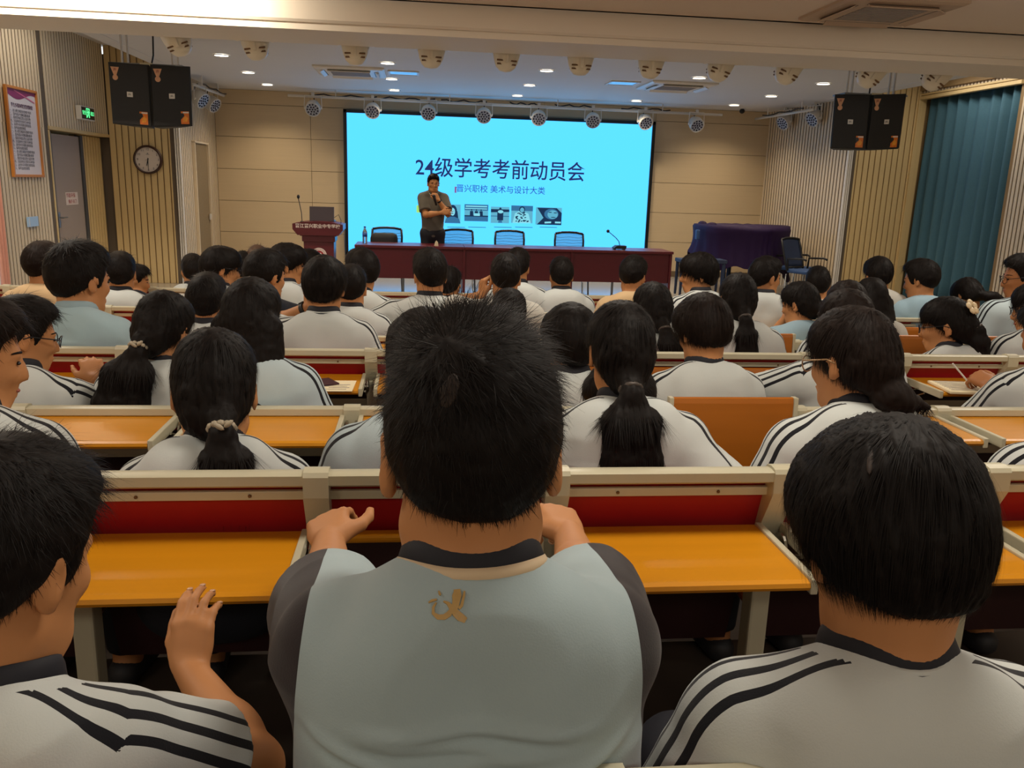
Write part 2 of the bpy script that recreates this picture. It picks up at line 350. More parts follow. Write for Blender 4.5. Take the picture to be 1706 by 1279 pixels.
# right hall wall: pelmet, recessed teal curtain, pale ribs nearer
PZ = 3.165
w = MB(); w.box((XR + .3, 11.9, 1.7), (.1, 2.4, 3.5)); w.box((XR + .15, 10.72, 1.6), (.3, .06, 3.2)); w.box((XR + .2, 13.06, 1.7), (.5, .06, 3.5)); w.box((XR + .2, 11.9, 3.35), (.5, 2.5, .2)); struct(w.build('wall_right_recess', M_BACK), 'recess behind the teal curtain', 'wall')
slat_wall('wall_right_head', (XR, 13.0, 0), (0, -1, 0), (-1, 0, 0), 2.3, PZ, CEIL_SIDE, .075, .028, .010, M_SLATW, M_BACKW, label='pale ribbed strip above the teal curtain')
b = MB(); b.box((XR - .01, 11.85, PZ - .02), (.09, 2.3, .05), bev=.006); b.box((XR - .02, 11.85, PZ + .03), (.05, 2.3, .03), bev=.006); b.box((XR - .0, 12.99, 1.6), (.12, .05, 3.2), bev=.006); struct(b.build('trim_4', M_SLAT), 'oak frame around the teal curtain', 'trim')
slat_wall('wall_right', (XR, 10.72, 0), (0, -1, 0), (-1, 0, 0), 2.3, 0, CEIL_SIDE, .075, .026, .010, M_SLATW, M_BACKW, label='pale ribbed right hall wall beside the teal curtain')
b = MB(); b.box((XR + .05, 2.2, 1.7), (.1, 12.5, 3.5)); struct(b.build('wall_right_rear', M_SLATW), 'right wall beside the rear seats', 'wall')
c = curtain('curtain', 'tall teal curtain in deep folds at the right wall', (XR + .12, 12.95, 0), (XR + .12, 10.77, 0), (-1, 0, 0), .02, 3.14, 9, .075, M_TEAL, seed=5)
b = MB(); b.box((XR + .12, 11.86, 3.16), (.05, 2.2, .03), bev=.004); b.build('track', M_METAL, c)

# ------------------------------------------------------------------ ceiling fixtures
M_LAMP = emis('lamp_disc', (1.0, .93, .80), 9)
dl = thing('downlight', 'round white recessed downlight in the stage ceiling', 'ceiling light', (0, 0, 0), 'round downlights in the stage ceiling')
MB().lathe((0, 0, -.004), -Z_, [(.085, 0), (.105, 0), (.108, .006), (.1, .012), (.085, .008)], 24, close=True).build('ring', M_WHITE, dl, True, 40)
MB().lathe((0, 0, -.003), -Z_, [(.001, 0), (.086, 0), (.086, .004), (.001, .005)], 24).build('diffuser', M_LAMP, dl)
for i, (x, y) in enumerate(DOWN):
    cols = {-2.46: 'far-left', -.39: 'second', 1.68: 'middle', 3.75: 'fourth', 5.5: 'far-right'}
    rows = {11.6: 'in the row nearest the beam', 13.35: 'in the middle row', 14.95: 'in the row nearest the front wall'}
    lab = 'round lit downlight, %s column, %s' % (cols[x], rows[y])
    o = dl if i == 0 else dup(dl, (x, y, CEIL))
    o.location = (x, y, CEIL); o['_o'] = [x, y, CEIL]; o['label'] = lab
M_GLOSS = mat('panel_lamp_cover', 'e8eef0', .08, noise=(2, .02))
for x, w_, lab in ((-.2, .40, 'square unlit ceiling panel lamp right of the far-left air conditioner'), (2.93, .40, 'square unlit ceiling panel lamp left of the right-hand stage air conditioner')):
    t = thing('panel_light', lab, 'ceiling light', (x, 12.56, CEIL), 'square panel lamps in the stage ceiling')
    b = MB(); 
    for dx, dy, sx_, sy_ in ((-.2, 0, .03, .44), (.2, 0, .03, .44), (0, -.21, .43, .03), (0, .21, .43, .03)): b.box((x + dx, 12.56 + dy, CEIL - .008), (sx_, sy_, .016), bev=.003)
    b.build('frame', M_WHITE, t); MB().box((x, 12.56, CEIL - .006), (.39, .41, .008)).build('diffuser', M_GLOSS, t)
def cassette(x, y, label, m=M_WHITE, s=.95):
    t = thing('air_conditioner', label, 'air conditioner', (x, y, CEIL)); h = s / 2
    b = MB()
    ring = lambda r, z: [(x - r, y - r, z), (x + r, y - r, z), (x + r, y + r, z), (x - r, y + r, z)]
    vs = ring(h, CEIL) + ring(h, CEIL - .02) + ring(h - .03, CEIL - .035) + ring(h * .56, CEIL - .045) + ring(h * .56, CEIL - .02)
    b.add(vs, [(i * 4 + j, i * 4 + (j + 1) % 4, i * 4 + 4 + (j + 1) % 4, i * 4 + 4 + j) for i in range(4) for j in range(4)]); b.build('casing', m, t)
    b = MB(); b.box((x, y, CEIL - .03), (h * 1.1, h * 1.1, .02))
    for i in range(11): b.box((x, y - h * .5 + h * i / 10, CEIL - .043), (h * 1.08, .022, .008))
    b.build('grille', MATS.get('ac_grille') or mat('ac_grille', '9a8f86', .6, noise=(5, .05)), t)
    for k, (dx, dy) in enumerate(((0, -1), (0, 1), (-1, 0), (1, 0))):
        R = np.array([[1, 0, 0], [0, math.cos(.5), -math.sin(.5)], [0, math.sin(.5), math.cos(.5)]]); A = [[0, 0][:], 0]
        a = math.atan2(dx, -dy); Rz = np.array([[math.cos(a), -math.sin(a), 0], [math.sin(a), math.cos(a), 0], [0, 0, 1]])
        MB().box((x + dx * h * .76, y + dy * h * .76, CEIL - .047), (h * 1.2, .07, .008), Rz @ R).build('louver', M_WHITE if m is M_WHITE else m, t)
        MB().box((x + dx * h * .73, y + dy * h * .73, CEIL - .0385), (h * 1.22 if dx == 0 else .035, h * 1.22 if dy == 0 else .035, .006)).build('slot', M_BLACK, t)
    return t
cassette(-.93, 12.6, 'ceiling cassette air conditioner over the stage, above the lectern side')
cassette(3.72, 12.55, 'ceiling cassette air conditioner over the stage, above the covered piano side')
cassette(3.72, 6.98, 'beige ceiling cassette air conditioner before the beam, cut by the top edge', mat('ac_beige', 'b59c84', .6, noise=(3, .04)))
# moving head spotlights along the beam
def mover(x, roll, tilt, label, i):
    y, z = 8.72, 2.99
    t = thing('moving_head_light', label, 'stage light', (x, y, z), 'moving head lights along the beam')
    b = MB(); b.box((0, 0, .085), (.26, .2, .09), bev=.02); b.build('base', M_CREAM, t)
    b = MB(); b.box((-.165, 0, -.02), (.035, .11, .16), bev=.015); b.box((.165, 0, -.02), (.035, .11, .16), bev=.015); b.box((0, 0, .045), (.36, .12, .04), bev=.015)
    b.tube([(-.205, 0, -.05), (-.14, 0, -.05)], .035, 12); b.tube([(.205, 0, -.05), (.14, 0, -.05)], .035, 12); b.build('yoke', M_CREAM, t, True, 35)
    cr, sr, ct, st = math.cos(roll), math.sin(roll), math.cos(tilt), math.sin(tilt)
    R = np.array([[cr, 0, sr], [0, 1, 0], [-sr, 0, cr]]) @ np.array([[1, 0, 0], [0, ct, -st], [0, st, ct]])
    d = R @ np.array([0, 0, -1.0]); c0 = np.array([0, 0, -.05]); x_, y_ = R[:, 0], R[:, 1]
    RR = np.stack([x_, np.cross(d, x_), d], 1)
    b = MB(); b.lathe(c0, d, [(.03, -.15), (.10, -.13), (.138, -.06), (.140, .0), (.130, .07), (.115, .13), (.095, .18), (.06, .215), (.001, .225)], 20, 1.0, .9, R=RR); b.build('head', M_CREAM, t, True, 50)
    for sg in (-1, 1):
        for fb in (-1, 1):
            for q in range(2):
                p = c0 + d * (.125 + .032 * q) + RR @ np.array([sg * .066, fb * (.088 - .012 * q), 0]) * (1.0 - .08 * q)
                MB().box(p, (.062, .02, .014), RR).build('vent', M_BROWNV, t)
    for fb in (-1, 1): MB().box(c0 + d * .05 + fb * (RR @ np.array([0, .118, 0])), (.03, .02, .2), RR, bev=.006).build('rib', M_CREAM, t)
    for k in t.children:
        pass
    return t
mx = [(291, 75, -.35, .1), (424, 80, -.15, 0), (592, 90, -.02, 0), (719, 97, .02, 0), (844, 103, .05, 0), (967, 109, .02, .1), (1085, 114, .1, .05), (1202, 120, .3, 0), (1316, 125, .38, 0), (1455, 135, .5, .1), (1564, 143, .55, .15)]
ordn = ['first', 'second', 'third', 'fourth', 'fifth', 'sixth', 'seventh', 'eighth', 'ninth', 'tenth', 'last']
for i, (px_, py_, rl, tl) in enumerate(mx):
    x = at(px_, py_, 8.72)[0]
    lab = 'cream moving head light on the beam, %s from the left of the eleven' % ordn[i]
    mover(x, rl, tl, lab, i)
for o in [q for q in COL.objects if q.name.startswith('moving_head_light')]:
    for k in o.children:                      # parts above were modelled about the light's own origin
        v = np.array(o['_o'])
        for vv in k.data.vertices: vv.co = Vector(np.array(vv.co) + v)
# LED par lights on white bars
def par(loc, aim, label, grp):
    t = thing('par_light', label, 'stage light', loc, grp); c0 = np.array(loc, float); a = np.array(aim, float); a /= np.linalg.norm(a)
    x_ = np.cross(a, Z_); x_ /= np.linalg.norm(x_); RR = np.stack([x_, np.cross(a, x_), a], 1)
    b = MB(); b.lathe(c0, a, [(.02, -.16), (.075, -.15), (.1, -.09), (.125, -.04), (.128, .07), (.118, .075), (.118, .055), (.001, .055)], 16, R=RR); b.build('can', M_WHITE, t, True, 35)
    b = MB(); b.lathe(c0 + a * .055, a, [(.001, 0), (.112, 0), (.112, .004), (.001, .004)], 18, R=RR); b.build('face', mat('par_face', 'b9bfd0', .3, noise=(9, .05)), t)
    b = MB()
    for r, n in ((.0, 1), (.045, 6), (.088, 11)):
        for k in range(n): b.lathe(c0 + a * .06 + RR @ np.array([r * math.cos(2 * PI * k / n), r * math.sin(2 * PI * k / n), 0]), a, [(.001, 0), (.016, 0), (.014, .008), (.001, .01)], 8)
    b.build('lens', mat('par_lens', '23243c', .15, noise=(9, .1)), t)
    b = MB(); top = c0 + Z_ * .2
    for s in (-1, 1): b.tube([c0 + x_ * .15 * s, top + x_ * .14 * s], .007, 6); b.tube([c0 + x_ * .15 * s, c0 + x_ * .12 * s], .02, 8)
    b.tube([top - x_ * .145, top + x_ * .145], .008, 6); b.box(top + Z_ * .02, (.05, .03, .06), bev=.005); b.build('yoke', M_WHITE, t)
    b = MB(); b.tube([c0 - a * .13 + Z_ * .05, c0 + Z_ * .16 - a * .1, top + Z_ * .02 - a * .02], .009, 6); b.build('cable', M_BLACK, t)
BY = 15.4; BZ = 3.0
t = thing('lighting_bar', 'long white lighting bar with black cables above the screen', 'lighting bar', (1.6, BY, BZ), 'white lighting bars')
MB().tube([(-2.2, BY, BZ), (5.46, BY, BZ - .02)], .022, 10).build('pipe', M_WHITE, t, True)
for x in (-1.4, .55, 2.45, 4.35): MB().tube([(x, BY, BZ), (x, BY, CEIL)], .01, 6).build('hanger', M_WHITE, t)
b = MB(); rg = random.Random(4)
for a, c in ((-1.9, -.7), (-.6, .3), (.4, 1.2), (1.6, 2.1), (2.4, 3.1), (3.6, 4.5)):
    b = MB(); b.tube([(a + (c - a) * k / 8, BY + .02, BZ + .028 + .02 * math.sin(k * 1.9 + a)) for k in range(9)], .012, 6); b.build('cable', M_BLACK, t)
for i, (px_, py_) in enumerate(((522, 180), (621, 184), (714, 187), (806, 192), (897, 196), (987, 200), (1074, 203), (1159, 207))):
    p = at(px_, py_, BY); par((p[0], BY - .03, p[2] - .0), (-.05 * (i - 3.5) * .0 + (-.06 if i < 6 else .1), -.75, -.45), 'white LED par light on the long bar, %s from the left of the eight' % (ordn[:7] + ['last'])[i], 'par lights on the long bar')
for sx_, xx, yy, nm, labs in ((-1, -3.3, (13.9, 15.6), 'left', ('far-left par light on the left bar, half hidden by the loudspeakers', 'white par light near the inner end of the left bar')), (1, 6.25, (13.6, 15.8), 'right', ('white par light on the right bar, near the front wall', 'white par light on the right bar, near the right loudspeakers'))):
    t = thing('lighting_bar', 'short white lighting bar along the %s stage wall' % nm, 'lighting bar', (xx, sum(yy) / 2, BZ), 'white lighting bars')
    x2 = xx + (-.0 if sx_ < 0 else .0)
    MB().tube([(xx + .08 * sx_, yy[0], BZ - .03), (x2, yy[1], BZ - .03)], .022, 10).build('pipe', M_WHITE, t, True)
    for q in (.12, .75): 
        yq = yy[0] + (yy[1] - yy[0]) * q; MB().tube([(xx, yq, BZ - .03), (xx, yq, CEIL)], .01, 6).build('hanger', M_WHITE, t)
    b = MB(); b.tube([(xx, yy[0] + .2 + k * .24, BZ + .0 + .015 * math.sin(k * 2)) for k in range(8)], .012, 6); b.build('cable', M_BLACK, t)
    for k, (ppx, ppy) in enumerate(((334, 165), (354, 173)) if sx_ < 0 else ((1307, 203), (1356, 197))):
        yq = (14.2, 15.25)[k] if sx_ < 0 else (15.0, 14.0)[k]
        p = at(ppx, ppy, yq); par((p[0], yq, p[2]), (-sx_ * .75, -.35, -.5), labs[k] if sx_ > 0 else labs[k], 'par lights on the side bars')
b = MB(); b.lathe((5.9, 15.6, CEIL - .01), -Z_, [(.03, -.01), (.05, .02), (.045, .05), (.02, .07), (.001, .075)], 14); tag(b.build('ceiling_sensor', M_BLACK), 'small dark dome sensor on the ceiling above the right end of the long bar', 'sensor')
# loudspeakers hung in pairs
M_STO = mat('sticker_orange', 'e0761a', .5, noise=(30, .25)); M_STP = mat('sticker_peach', 'd8a27c', .5, noise=(40, .2)); M_STR = mat('sticker_red', '8c1d12', .5, noise=(30, .1))
def loudspeaker(tl, tr, bl, br, label):
    """front face given by its four corners (world); the cabinet tapers towards the back"""
    tl, tr, bl, br = [np.array(q, float) for q in (tl, tr, bl, br)]; c = (tl + tr + bl + br) / 4
    t = thing('loudspeaker', label, 'loudspeaker', tuple(c), 'black loudspeakers hung in pairs')
    x = (tr - tl + br - bl) / 2; wd = np.linalg.norm(x); x /= wd; up = (tl + tr - bl - br) / 2; ht = np.linalg.norm(up); up /= ht; nz = np.cross(x, up); nz /= np.linalg.norm(nz)   # nz faces out (towards audience)
    bk = -nz * .42; sh = x * .1
    vs = [tl, tr, br, bl, tl + bk + sh, tr + bk - sh, br + bk - sh, bl + bk + sh]
    MB().add(vs, [(0, 1, 2, 3), (4, 7, 6, 5), (0, 4, 5, 1), (1, 5, 6, 2), (2, 6, 7, 3), (3, 7, 4, 0)]).build('cabinet', M_CAB, t)
    R = np.stack([x, up, nz], 1)
    g = MB().box(c + nz * .012, (wd - .012, ht - .012, .02), R, bev=.008); g.build('grille', M_CAB, t)
    MB().box(c + nz * .024 + up * .0, (.058, .052, .006), R, bev=.002).build('badge', M_WHITE, t)
    text('JBL', .026, c + nz * .0275, x, up, M_BLACK, t, 'lettering', ext=.0008)
    p = tl + x * (wd * .17) - up * .045 + nz * .023
    MB().ext([(-.043, .0), (.043, 0), (.012, -.085), (-.012, -.085)], p, x, up, nz, .002).build('sticker', M_STP, t)
    b = MB(); b.lathe(p - up * .105 + nz * .001, nz, [(.001, 0), (.028, 0), (.026, .003), (.001, .003)], 14); b.build('sticker', M_STP, t)
    text('声', .035, p - up * .03 + nz * .003, x, up, M_STR, t, 'lettering', ext=.0004)
    p = br - x * .075 + up * .085 + nz * .023
    MB().box(p, (.082, .13, .002), R).build('sticker', M_STO, t)
    MB().ext([(-.041, .045), (-.015, .045), (-.005, .02), (-.041, -.02)], p, x, up, nz, .003).build('sticker', M_BLACK, t)
    MB().box(p + up * .053 + nz * .002 + x * .01, (.06, .014, .002), R).build('sticker', M_WHITE, t)
    MB().ext([(-.02, -.01), (.005, .02), (.03, -.005), (.02, -.04), (-.02, -.045)], p + nz * .001, x, up, nz, .002).build('sticker', mat('sticker_yellow', 'f0a030', .5, noise=(40, .2)), t)
    return t
SY = 9.75
A = lambda px_, py_, y=SY: at(px_, py_, y)
loudspeaker(A(180, 103), A(248, 108), A(188, 206), A(254, 212), 'black hung loudspeaker, outer one of the pair above the clock, nearest the door')
loudspeaker(A(250, 107), A(317, 111, SY + .12), A(256, 212), A(321, 210, SY + .12), 'black hung loudspeaker, inner one of the pair above the clock, nearest the screen')
loudspeaker(A(1391, 157, SY + .12), A(1450, 158), A(1383, 247, SY + .12), A(1441, 249), 'black hung loudspeaker, inner one of the pair near the teal curtain, nearest the screen')
loudspeaker(A(1452, 158), A(1510, 156), A(1443, 249), A(1496, 248), 'black hung loudspeaker, outer one of the pair, nearest the teal curtain')
for (pl, pr), lab in ((((190, 97), (310, 104)), 'grey hanging frame above the loudspeaker pair over the clock'), (((1400, 150), (1500, 150)), 'grey hanging frame above the loudspeaker pair by the curtain')):
    a_, c_ = at(*pl, SY + .2), at(*pr, SY + .25); t = thing('speaker_bracket', lab, 'bracket', tuple((a_ + c_) / 2))
    zz = max(a_[2], c_[2]) ; a_[2] = c_[2] = A(217 if pl[0] < 800 else 1450, 106 if pl[0] < 800 else 157)[2] + .008
    b = MB(); b.box((a_ + c_) / 2, (np.linalg.norm(c_ - a_), .3, .02), bev=.004); b.build('plate', M_METAL, t)
    for q in (.15, .85):
        p = a_ + (c_ - a_) * q
        for dx in (-.03, .03): MB().box((p[0] + dx, p[1], (p[2] + CEIL) / 2), (.018, .018, CEIL - p[2])).build('rod', M_WHITE, t)
    b = MB(); p = a_ + (c_ - a_) * .5; b.tube([p + np.array([0, .02, 0]), p + np.array([.02, .05, .12]), p + np.array([.03, .05, CEIL - p[2]])], .009, 6); b.build('cable', M_BLACK, t)
    MB().box((a_ + c_) / 2 + np.array([0, -.16, .0]), (.13, .006, .03), bev=.002).build('tag', M_PAPER, t)

# ------------------------------------------------------------------ things on the walls
def clock():
    c = at(248, 266, YLW) * 1.0; c[1] = YLW - .035; r = .185
    t = thing('wall_clock', 'round white wall clock with dark rim showing half past six', 'clock', tuple(c))
    b = MB(); b.lathe(c, -Y_, [(r, -.02), (r + .022, -.01), (r + .024, .02), (r + .008, .034), (r - .008, .03), (r - .006, .01)], 40, close=True); b.build('rim', mat('clock_rim', '3a1f14', .4, noise=(8, .1)), t, True, 50)
    b = MB(); b.lathe(c, -Y_, [(.001, -.01), (r, -.01), (r, .008), (.001, .008)], 40); b.build('dial', mat('clock_dial', 'd5c8bf', .5, noise=(3, .02)), t)
    for k in range(1, 13):
        a = 2 * PI * k / 12; text(str(k), .046, c + np.array([math.sin(a) * .148, -.0095, math.cos(a) * .148]), X_, Z_, M_BLACK, t, 'numeral', ext=.0006)
    def hand(a, l0, l1, w_, nm, dy):
        R = np.array([[math.cos(a), 0, math.sin(a)], [0, 1, 0], [-math.sin(a), 0, math.cos(a)]])
        MB().ext([(-w_, -l0), (w_, -l0), (w_ * .5, l1), (-w_ * .5, l1)], c + np.array([0, dy, 0]), R[:, 0], R[:, 2], -Y_, .002).build(nm, M_BLACK, t)
    hand(2 * PI * 6.52 / 12, .02, .095, .007, 'hour_hand', -.012); hand(PI, .025, .145, .005, 'minute_hand', -.015); hand(2 * PI * .71, .0, .045, .002, 'second_hand', -.018)
    b = MB(); b.ball(c + np.array([0, -.018, 0]), .009); b.build('hub', M_BLACK, t)
    MB().box(c + np.array([0, -.0095, .075]), (.05, .001, .006)).build('mark', M_INK, t); MB().box(c + np.array([0, -.0095, .09]), (.018, .001, .014)).build('mark', M_INK, t)
clock()
def wallthing(name, lab, cat, y, z): return thing(name, lab, cat, (XL + .03, y, z))
# poster frame on the left wall
t = wallthing('poster', 'tall framed notice with a purple wave header and small print on the left wall', 'poster', 10.66, 2.05)
y0, y1, z0, z1 = 10.28, 11.04, 1.57, 2.53; xw = XL + .03; mo = mat('frame_orange', 'c07a32', .35, noise=(10, .08))
for dy, dz, sy_, sz_ in ((y0, (z0 + z1) / 2, .03, z1 - z0), (y1, (z0 + z1) / 2, .03, z1 - z0)): MB().box((xw, dy, dz), (.035, sy_, sz_ + .03), bev=.005).build('frame', mo, t)
for dz in (z0, z1): MB().box((xw, (y0 + y1) / 2, dz), (.035, y1 - y0, .03), bev=.005).build('frame', mo, t)
MB().box((xw - .008, (y0 + y1) / 2, (z0 + z1) / 2), (.01, y1 - y0, z1 - z0)).build('sheet', mat('poster_sheet', 'd9d4df', .25, noise=(2, .03)), t)
N = 16; hp = [(k / N * (y1 - y0 - .03), -.07 - .035 * math.sin(k / N * 6.0 - .6)) for k in range(N + 1)]
MB().ext([(0, 0), (y1 - y0 - .03, 0)] + hp[::-1], (xw - .002, y0 + .015, z1 - .015), Y_, Z_, X_, .002).build('header', mat('poster_purple', '8a2f66', .3, noise=(4, .1)), t)
hp2 = [(.2 + k / N * .5, -.0 - .10 * (k / N)) for k in range(N + 1)]
MB().ext(hp2 + [(p[0] - .008, p[1] - .012) for p in hp2[::-1]], (xw + .0005, y0 + .015, z1 - .02), Y_, Z_, X_, .001).build('header_line', mat('poster_pink', 'd06a96', .3, noise=(4, .1)), t)
text('学生多媒体教室管理制度', .05, (xw - .001, (y0 + y1) / 2, z1 - .19), Y_, Z_, mat('poster_ink', '5a3550', .6, noise=(4, .05)), t, 'lettering', ext=.0006)
rg = random.Random(2); lines = ['一、进入教室须保持安静遵守秩序', '二、爱护设备不得随意搬动拆卸', '三、保持室内清洁禁止乱扔杂物', '四、注意用电安全离开关闭电源', '五、未经许可不得擅自使用设备', '六、损坏设备照价赔偿']
for k in range(18): text(lines[k % 6], .036, (xw - .001, y0 + .06, z1 - .25 - k * .037), Y_, Z_, M_INK, t, 'lettering', ext=.0004, align='LEFT')
t = wallthing('notice_card', 'small blank pale blue card on the left wall beside the door', 'card', 10.66, 1.05)
MB().box((XL + .02, 10.66, 1.045), (.016, .28, .115), bev=.003).build('card', mat('card_blue', 'a8c8ea', .4, noise=(3, .03)), t); MB().box((XL + .03, 10.56, 1.045), (.004, .004, .1)).build('edge', M_WHITE, t)
# exit sign
t = wallthing('exit_sign', 'green emergency exit sign with running figure above the door recess', 'exit sign', 12.55, 2.4)
MB().box((XL + .04, 12.54, 2.405), (.07, .48, .18), bev=.006).build('housing', M_WHITE, t); MB().box((XL + .076, 12.54, 2.405), (.004, .45, .15)).build('face', mat('exit_face', '06180c', .3, noise=(4, .1)), t)
G = emis('exit_green', (.12, 1.0, .32), 1.4); xf = XL + .079
b = MB()
for q in (((-.06, -.055), (-.06, .06)), ((-.06, .06), (.05, .06)), ((.05, .06), (.05, -.01))): b.box((xf, 12.54 + (q[0][0] + q[1][0]) / 2, 2.405 + (q[0][1] + q[1][1]) / 2), (.002, abs(q[0][0] - q[1][0]) + .012, abs(q[0][1] - q[1][1]) + .012))
b.ball((xf, 12.535, 2.445), (.002, .013, .013), 10)
for p, q in (((0, .03), (-.01, -.01)), ((-.01, -.01), (.025, -.025)), ((.025, -.025), (.03, -.055)), ((-.01, -.01), (-.035, -.035)), ((-.035, -.035), (-.045, -.05)), ((0, .025), (.03, .01)), ((0, .025), (-.035, .01))):
    b.tube([(xf, 12.54 + p[0], 2.405 + p[1]), (xf, 12.54 + q[0], 2.405 + q[1])], .007, 6)
b.build('pictogram', G, t)
text('安全', .062, (xf, 12.395, 2.405), Y_, Z_, G, t, 'lettering', ext=.0008); text('出口', .062, (xf, 12.69, 2.405), Y_, Z_, G, t, 'lettering', ext=.0008)
# sign on the door
t = thing('door_sign', 'small white sign with two lines of red characters on the grey door', 'sign', (XL - .07, 12.14, 1.28))
MB().box((XL - .077, 12.14, 1.28), (.006, .4, .165), bev=.002).build('plate', mat('sign_white', 'd9c8bc', .4, noise=(3, .03)), t)
MR = mat('sign_red', '9c2a20', .5, noise=(5, .05))
text('节能环保', .062, (XL - .0735, 12.1, 1.318), Y_, Z_, MR, t, 'lettering', ext=.0006, sx=1.25); text('随手关门', .058, (XL - .0735, 12.15, 1.238), Y_, Z_, MR, t, 'lettering', ext=.0006, sx=1.2)

# ------------------------------------------------------------------ LED screen
sl, sr_, sb, st_ = -1.315, 4.375, .29, 2.855; ys = YF - .12
t = thing('led_screen', 'large cyan LED wall screen showing Chinese title text and photos', 'screen', ((sl + sr_) / 2, ys, sb))
b = MB(); bw = .06
for c_, d_ in ((((sl + sr_) / 2, ys + .03, st_ - bw / 2), (sr_ - sl, .1, bw)), (((sl + sr_) / 2, ys + .03, sb + bw / 2), (sr_ - sl, .1, bw)), ((sl + bw / 2, ys + .03, (sb + st_) / 2), (bw, .1, st_ - sb)), ((sr_ - bw / 2, ys + .03, (sb + st_) / 2), (bw, .1, st_ - sb))): b.box(c_, d_, bev=.006)
b.build('bezel', mat('bezel', '10151a', .3, noise=(10, .1)), t)
M_SCR = emis('screen_cyan', (.118, .80, 1.75), 1.0)
MB().box(((sl + sr_) / 2, ys + .02, (sb + st_) / 2), (sr_ - sl - .1, .02, st_ - sb - .1)).build('display', M_SCR, t)
yt = ys + .008
def spx(px_, py_): p = at(px_, py_, yt); return np.array([p[0], yt, p[2]])
E_NAVY = emis('screen_navy', (.02, .035, .13), 1.0); E_BLUE = emis('screen_blue', (.03, .11, .42), 1.0); E_BAR = emis('screen_bar', (.25, .12, .30), 1.0)
text('24级学考考前动员会', .37, spx(835, 284.5), X_, Z_, E_NAVY, t, 'title', ext=.001, off=.003, sx=.945)
text('晋兴职校 美术与设计大类', .147, spx(834.5, 316.5), X_, Z_, E_BLUE, t, 'subtitle', ext=.001, off=.001)
MB().box(spx(759, 316), (.035, .004, .11)).build('bar', E_BAR, t)
MB().box(spx(697, 348), (.07, .004, .13)).build('note', emis('screen_note', (.45, .85, .2), .9), t)
E_D = emis('photo_dark', (.012, .035, .09), 1.0); E_M = emis('photo_mid', (.04, .17, .34), 1.0); E_L = emis('photo_light', (.12, .45, .62), 1.0); E_H = emis('photo_high', (.25, .72, .85), 1.0)
def photo(x0, y0_, x1, y1_, bg):
    a_, c_ = spx(x0, y0_), spx(x1, y1_); cx, cz, w_, h_ = (a_[0] + c_[0]) / 2, (a_[2] + c_[2]) / 2, c_[0] - a_[0], a_[2] - c_[2]
    ph = MB().box((cx, yt - .001, cz), (w_, .003, h_)).build('photo', bg, t)
    n = [0]
    def shape(poly, m, nm='image'): n[0] += 1; MB().ext([(cx + u * w_ / 2, cz + v * h_ / 2) for u, v in poly], (0, yt - .003 - n[0] * .0006, 0), X_, Z_, -Y_, .0005).build(nm, m, ph)
    def oval(u, v, ru, rv, m): shape([(u + ru * math.cos(2 * PI * k / 18), v + rv * math.sin(2 * PI * k / 18)) for k in range(18)], m)
    return shape, oval
s_, o_ = photo(741, 340, 767, 372, E_L); o_(0, .3, .55, .65, E_D); s_([(-.6, .3), (.6, .3), (.75, -.6), (-.75, -.6)], E_D); o_(0, .22, .3, .42, E_H); s_([(-1, -1), (1, -1), (.8, -.5), (.2, -.3), (-.2, -.3), (-.8, -.5)], E_M); o_(0, .05, .1, .04, E_D); o_(-.13, .3, .05, .03, E_D); o_(.13, .3, .05, .03, E_D)
s_, o_ = photo(774, 340, 813, 369, E_M); s_([(-.9, .7), (.9, .7), (.9, .85), (-.9, .85)], E_H); s_([(-.95, .45), (.9, .45), (.9, .55), (-.95, .55)], E_H); s_([(-1, .3), (1, .3), (1, -.3), (-1, -.3)], E_L); s_([(-1, -.3), (1, -.3), (1, -.45), (-1, -.45)], E_D)
for u in (-.4, 0, .4): o_(u, .35, .06, .1, E_D); s_([(u - .13, .22), (u + .13, .22), (u + .15, -.3), (u - .15, -.3)], E_D)
s_([(-.2, -.05), (.3, -.05), (.3, -.35), (-.2, -.35)], E_H)
s_, o_ = photo(818, 344, 848, 372, E_L); s_([(-1, .7), (1, .7), (1, .4), (-1, .3)], E_D); s_([(-1, -.1), (1, -.1), (1, -.2), (-1, -.2)], E_M); s_([(-.3, .5), (.35, .5), (.35, -.65), (-.3, -.65)], E_D); o_(.02, .75, .13, .17, E_D); o_(.05, .4, .3, .2, E_H); s_([(-.15, -.65), (.2, -.65), (.25, -.95), (-.2, -.95)], E_M)
s_, o_ = photo(852, 342, 887, 372, E_L); s_([(-1, 1), (1, 1), (1, .4), (-1, .4)], E_M); s_([(-.85, -1), (.85, -1), (.6, .1), (.1, .35), (-.3, .35), (-.65, .1)], E_H); o_(.0, .55, .27, .38, E_D); o_(.0, .5, .19, .28, E_L)
rg = random.Random(9)
for k in range(34):
    u, v = rg.uniform(-.6, .6), rg.uniform(-.95, .2); s_([(u, v), (u + .16, v + .05), (u + .13, v + .15), (u - .03, v + .1)], E_D)
s_, o_ = photo(893, 345, 935, 375, E_L); s_([(-.9, .95), (.6, .95), (1, .4), (1, -1), (-.9, -1), (-.4, -.2)], E_D); o_(.2, .25, .55, .62, E_M); o_(.3, .2, .4, .5, E_L); o_(.1, .45, .14, .05, E_D); o_(.5, .4, .14, .05, E_D); o_(.35, -.12, .2, .05, E_D); s_([(-.3, -.65), (.2, -.6), (.2, -.8), (-.3, -.85)], E_H); s_([(.5, -.6), (.95, -.6), (.95, -.8), (.5, -.8)], E_H)
for xa in (742, 777, 820, 855, 896):
    a_ = spx(xa, 378); MB().box((a_[0] + .2, yt - .001, a_[2]), (.33, .002, .012)).build('caption', E_M, t)

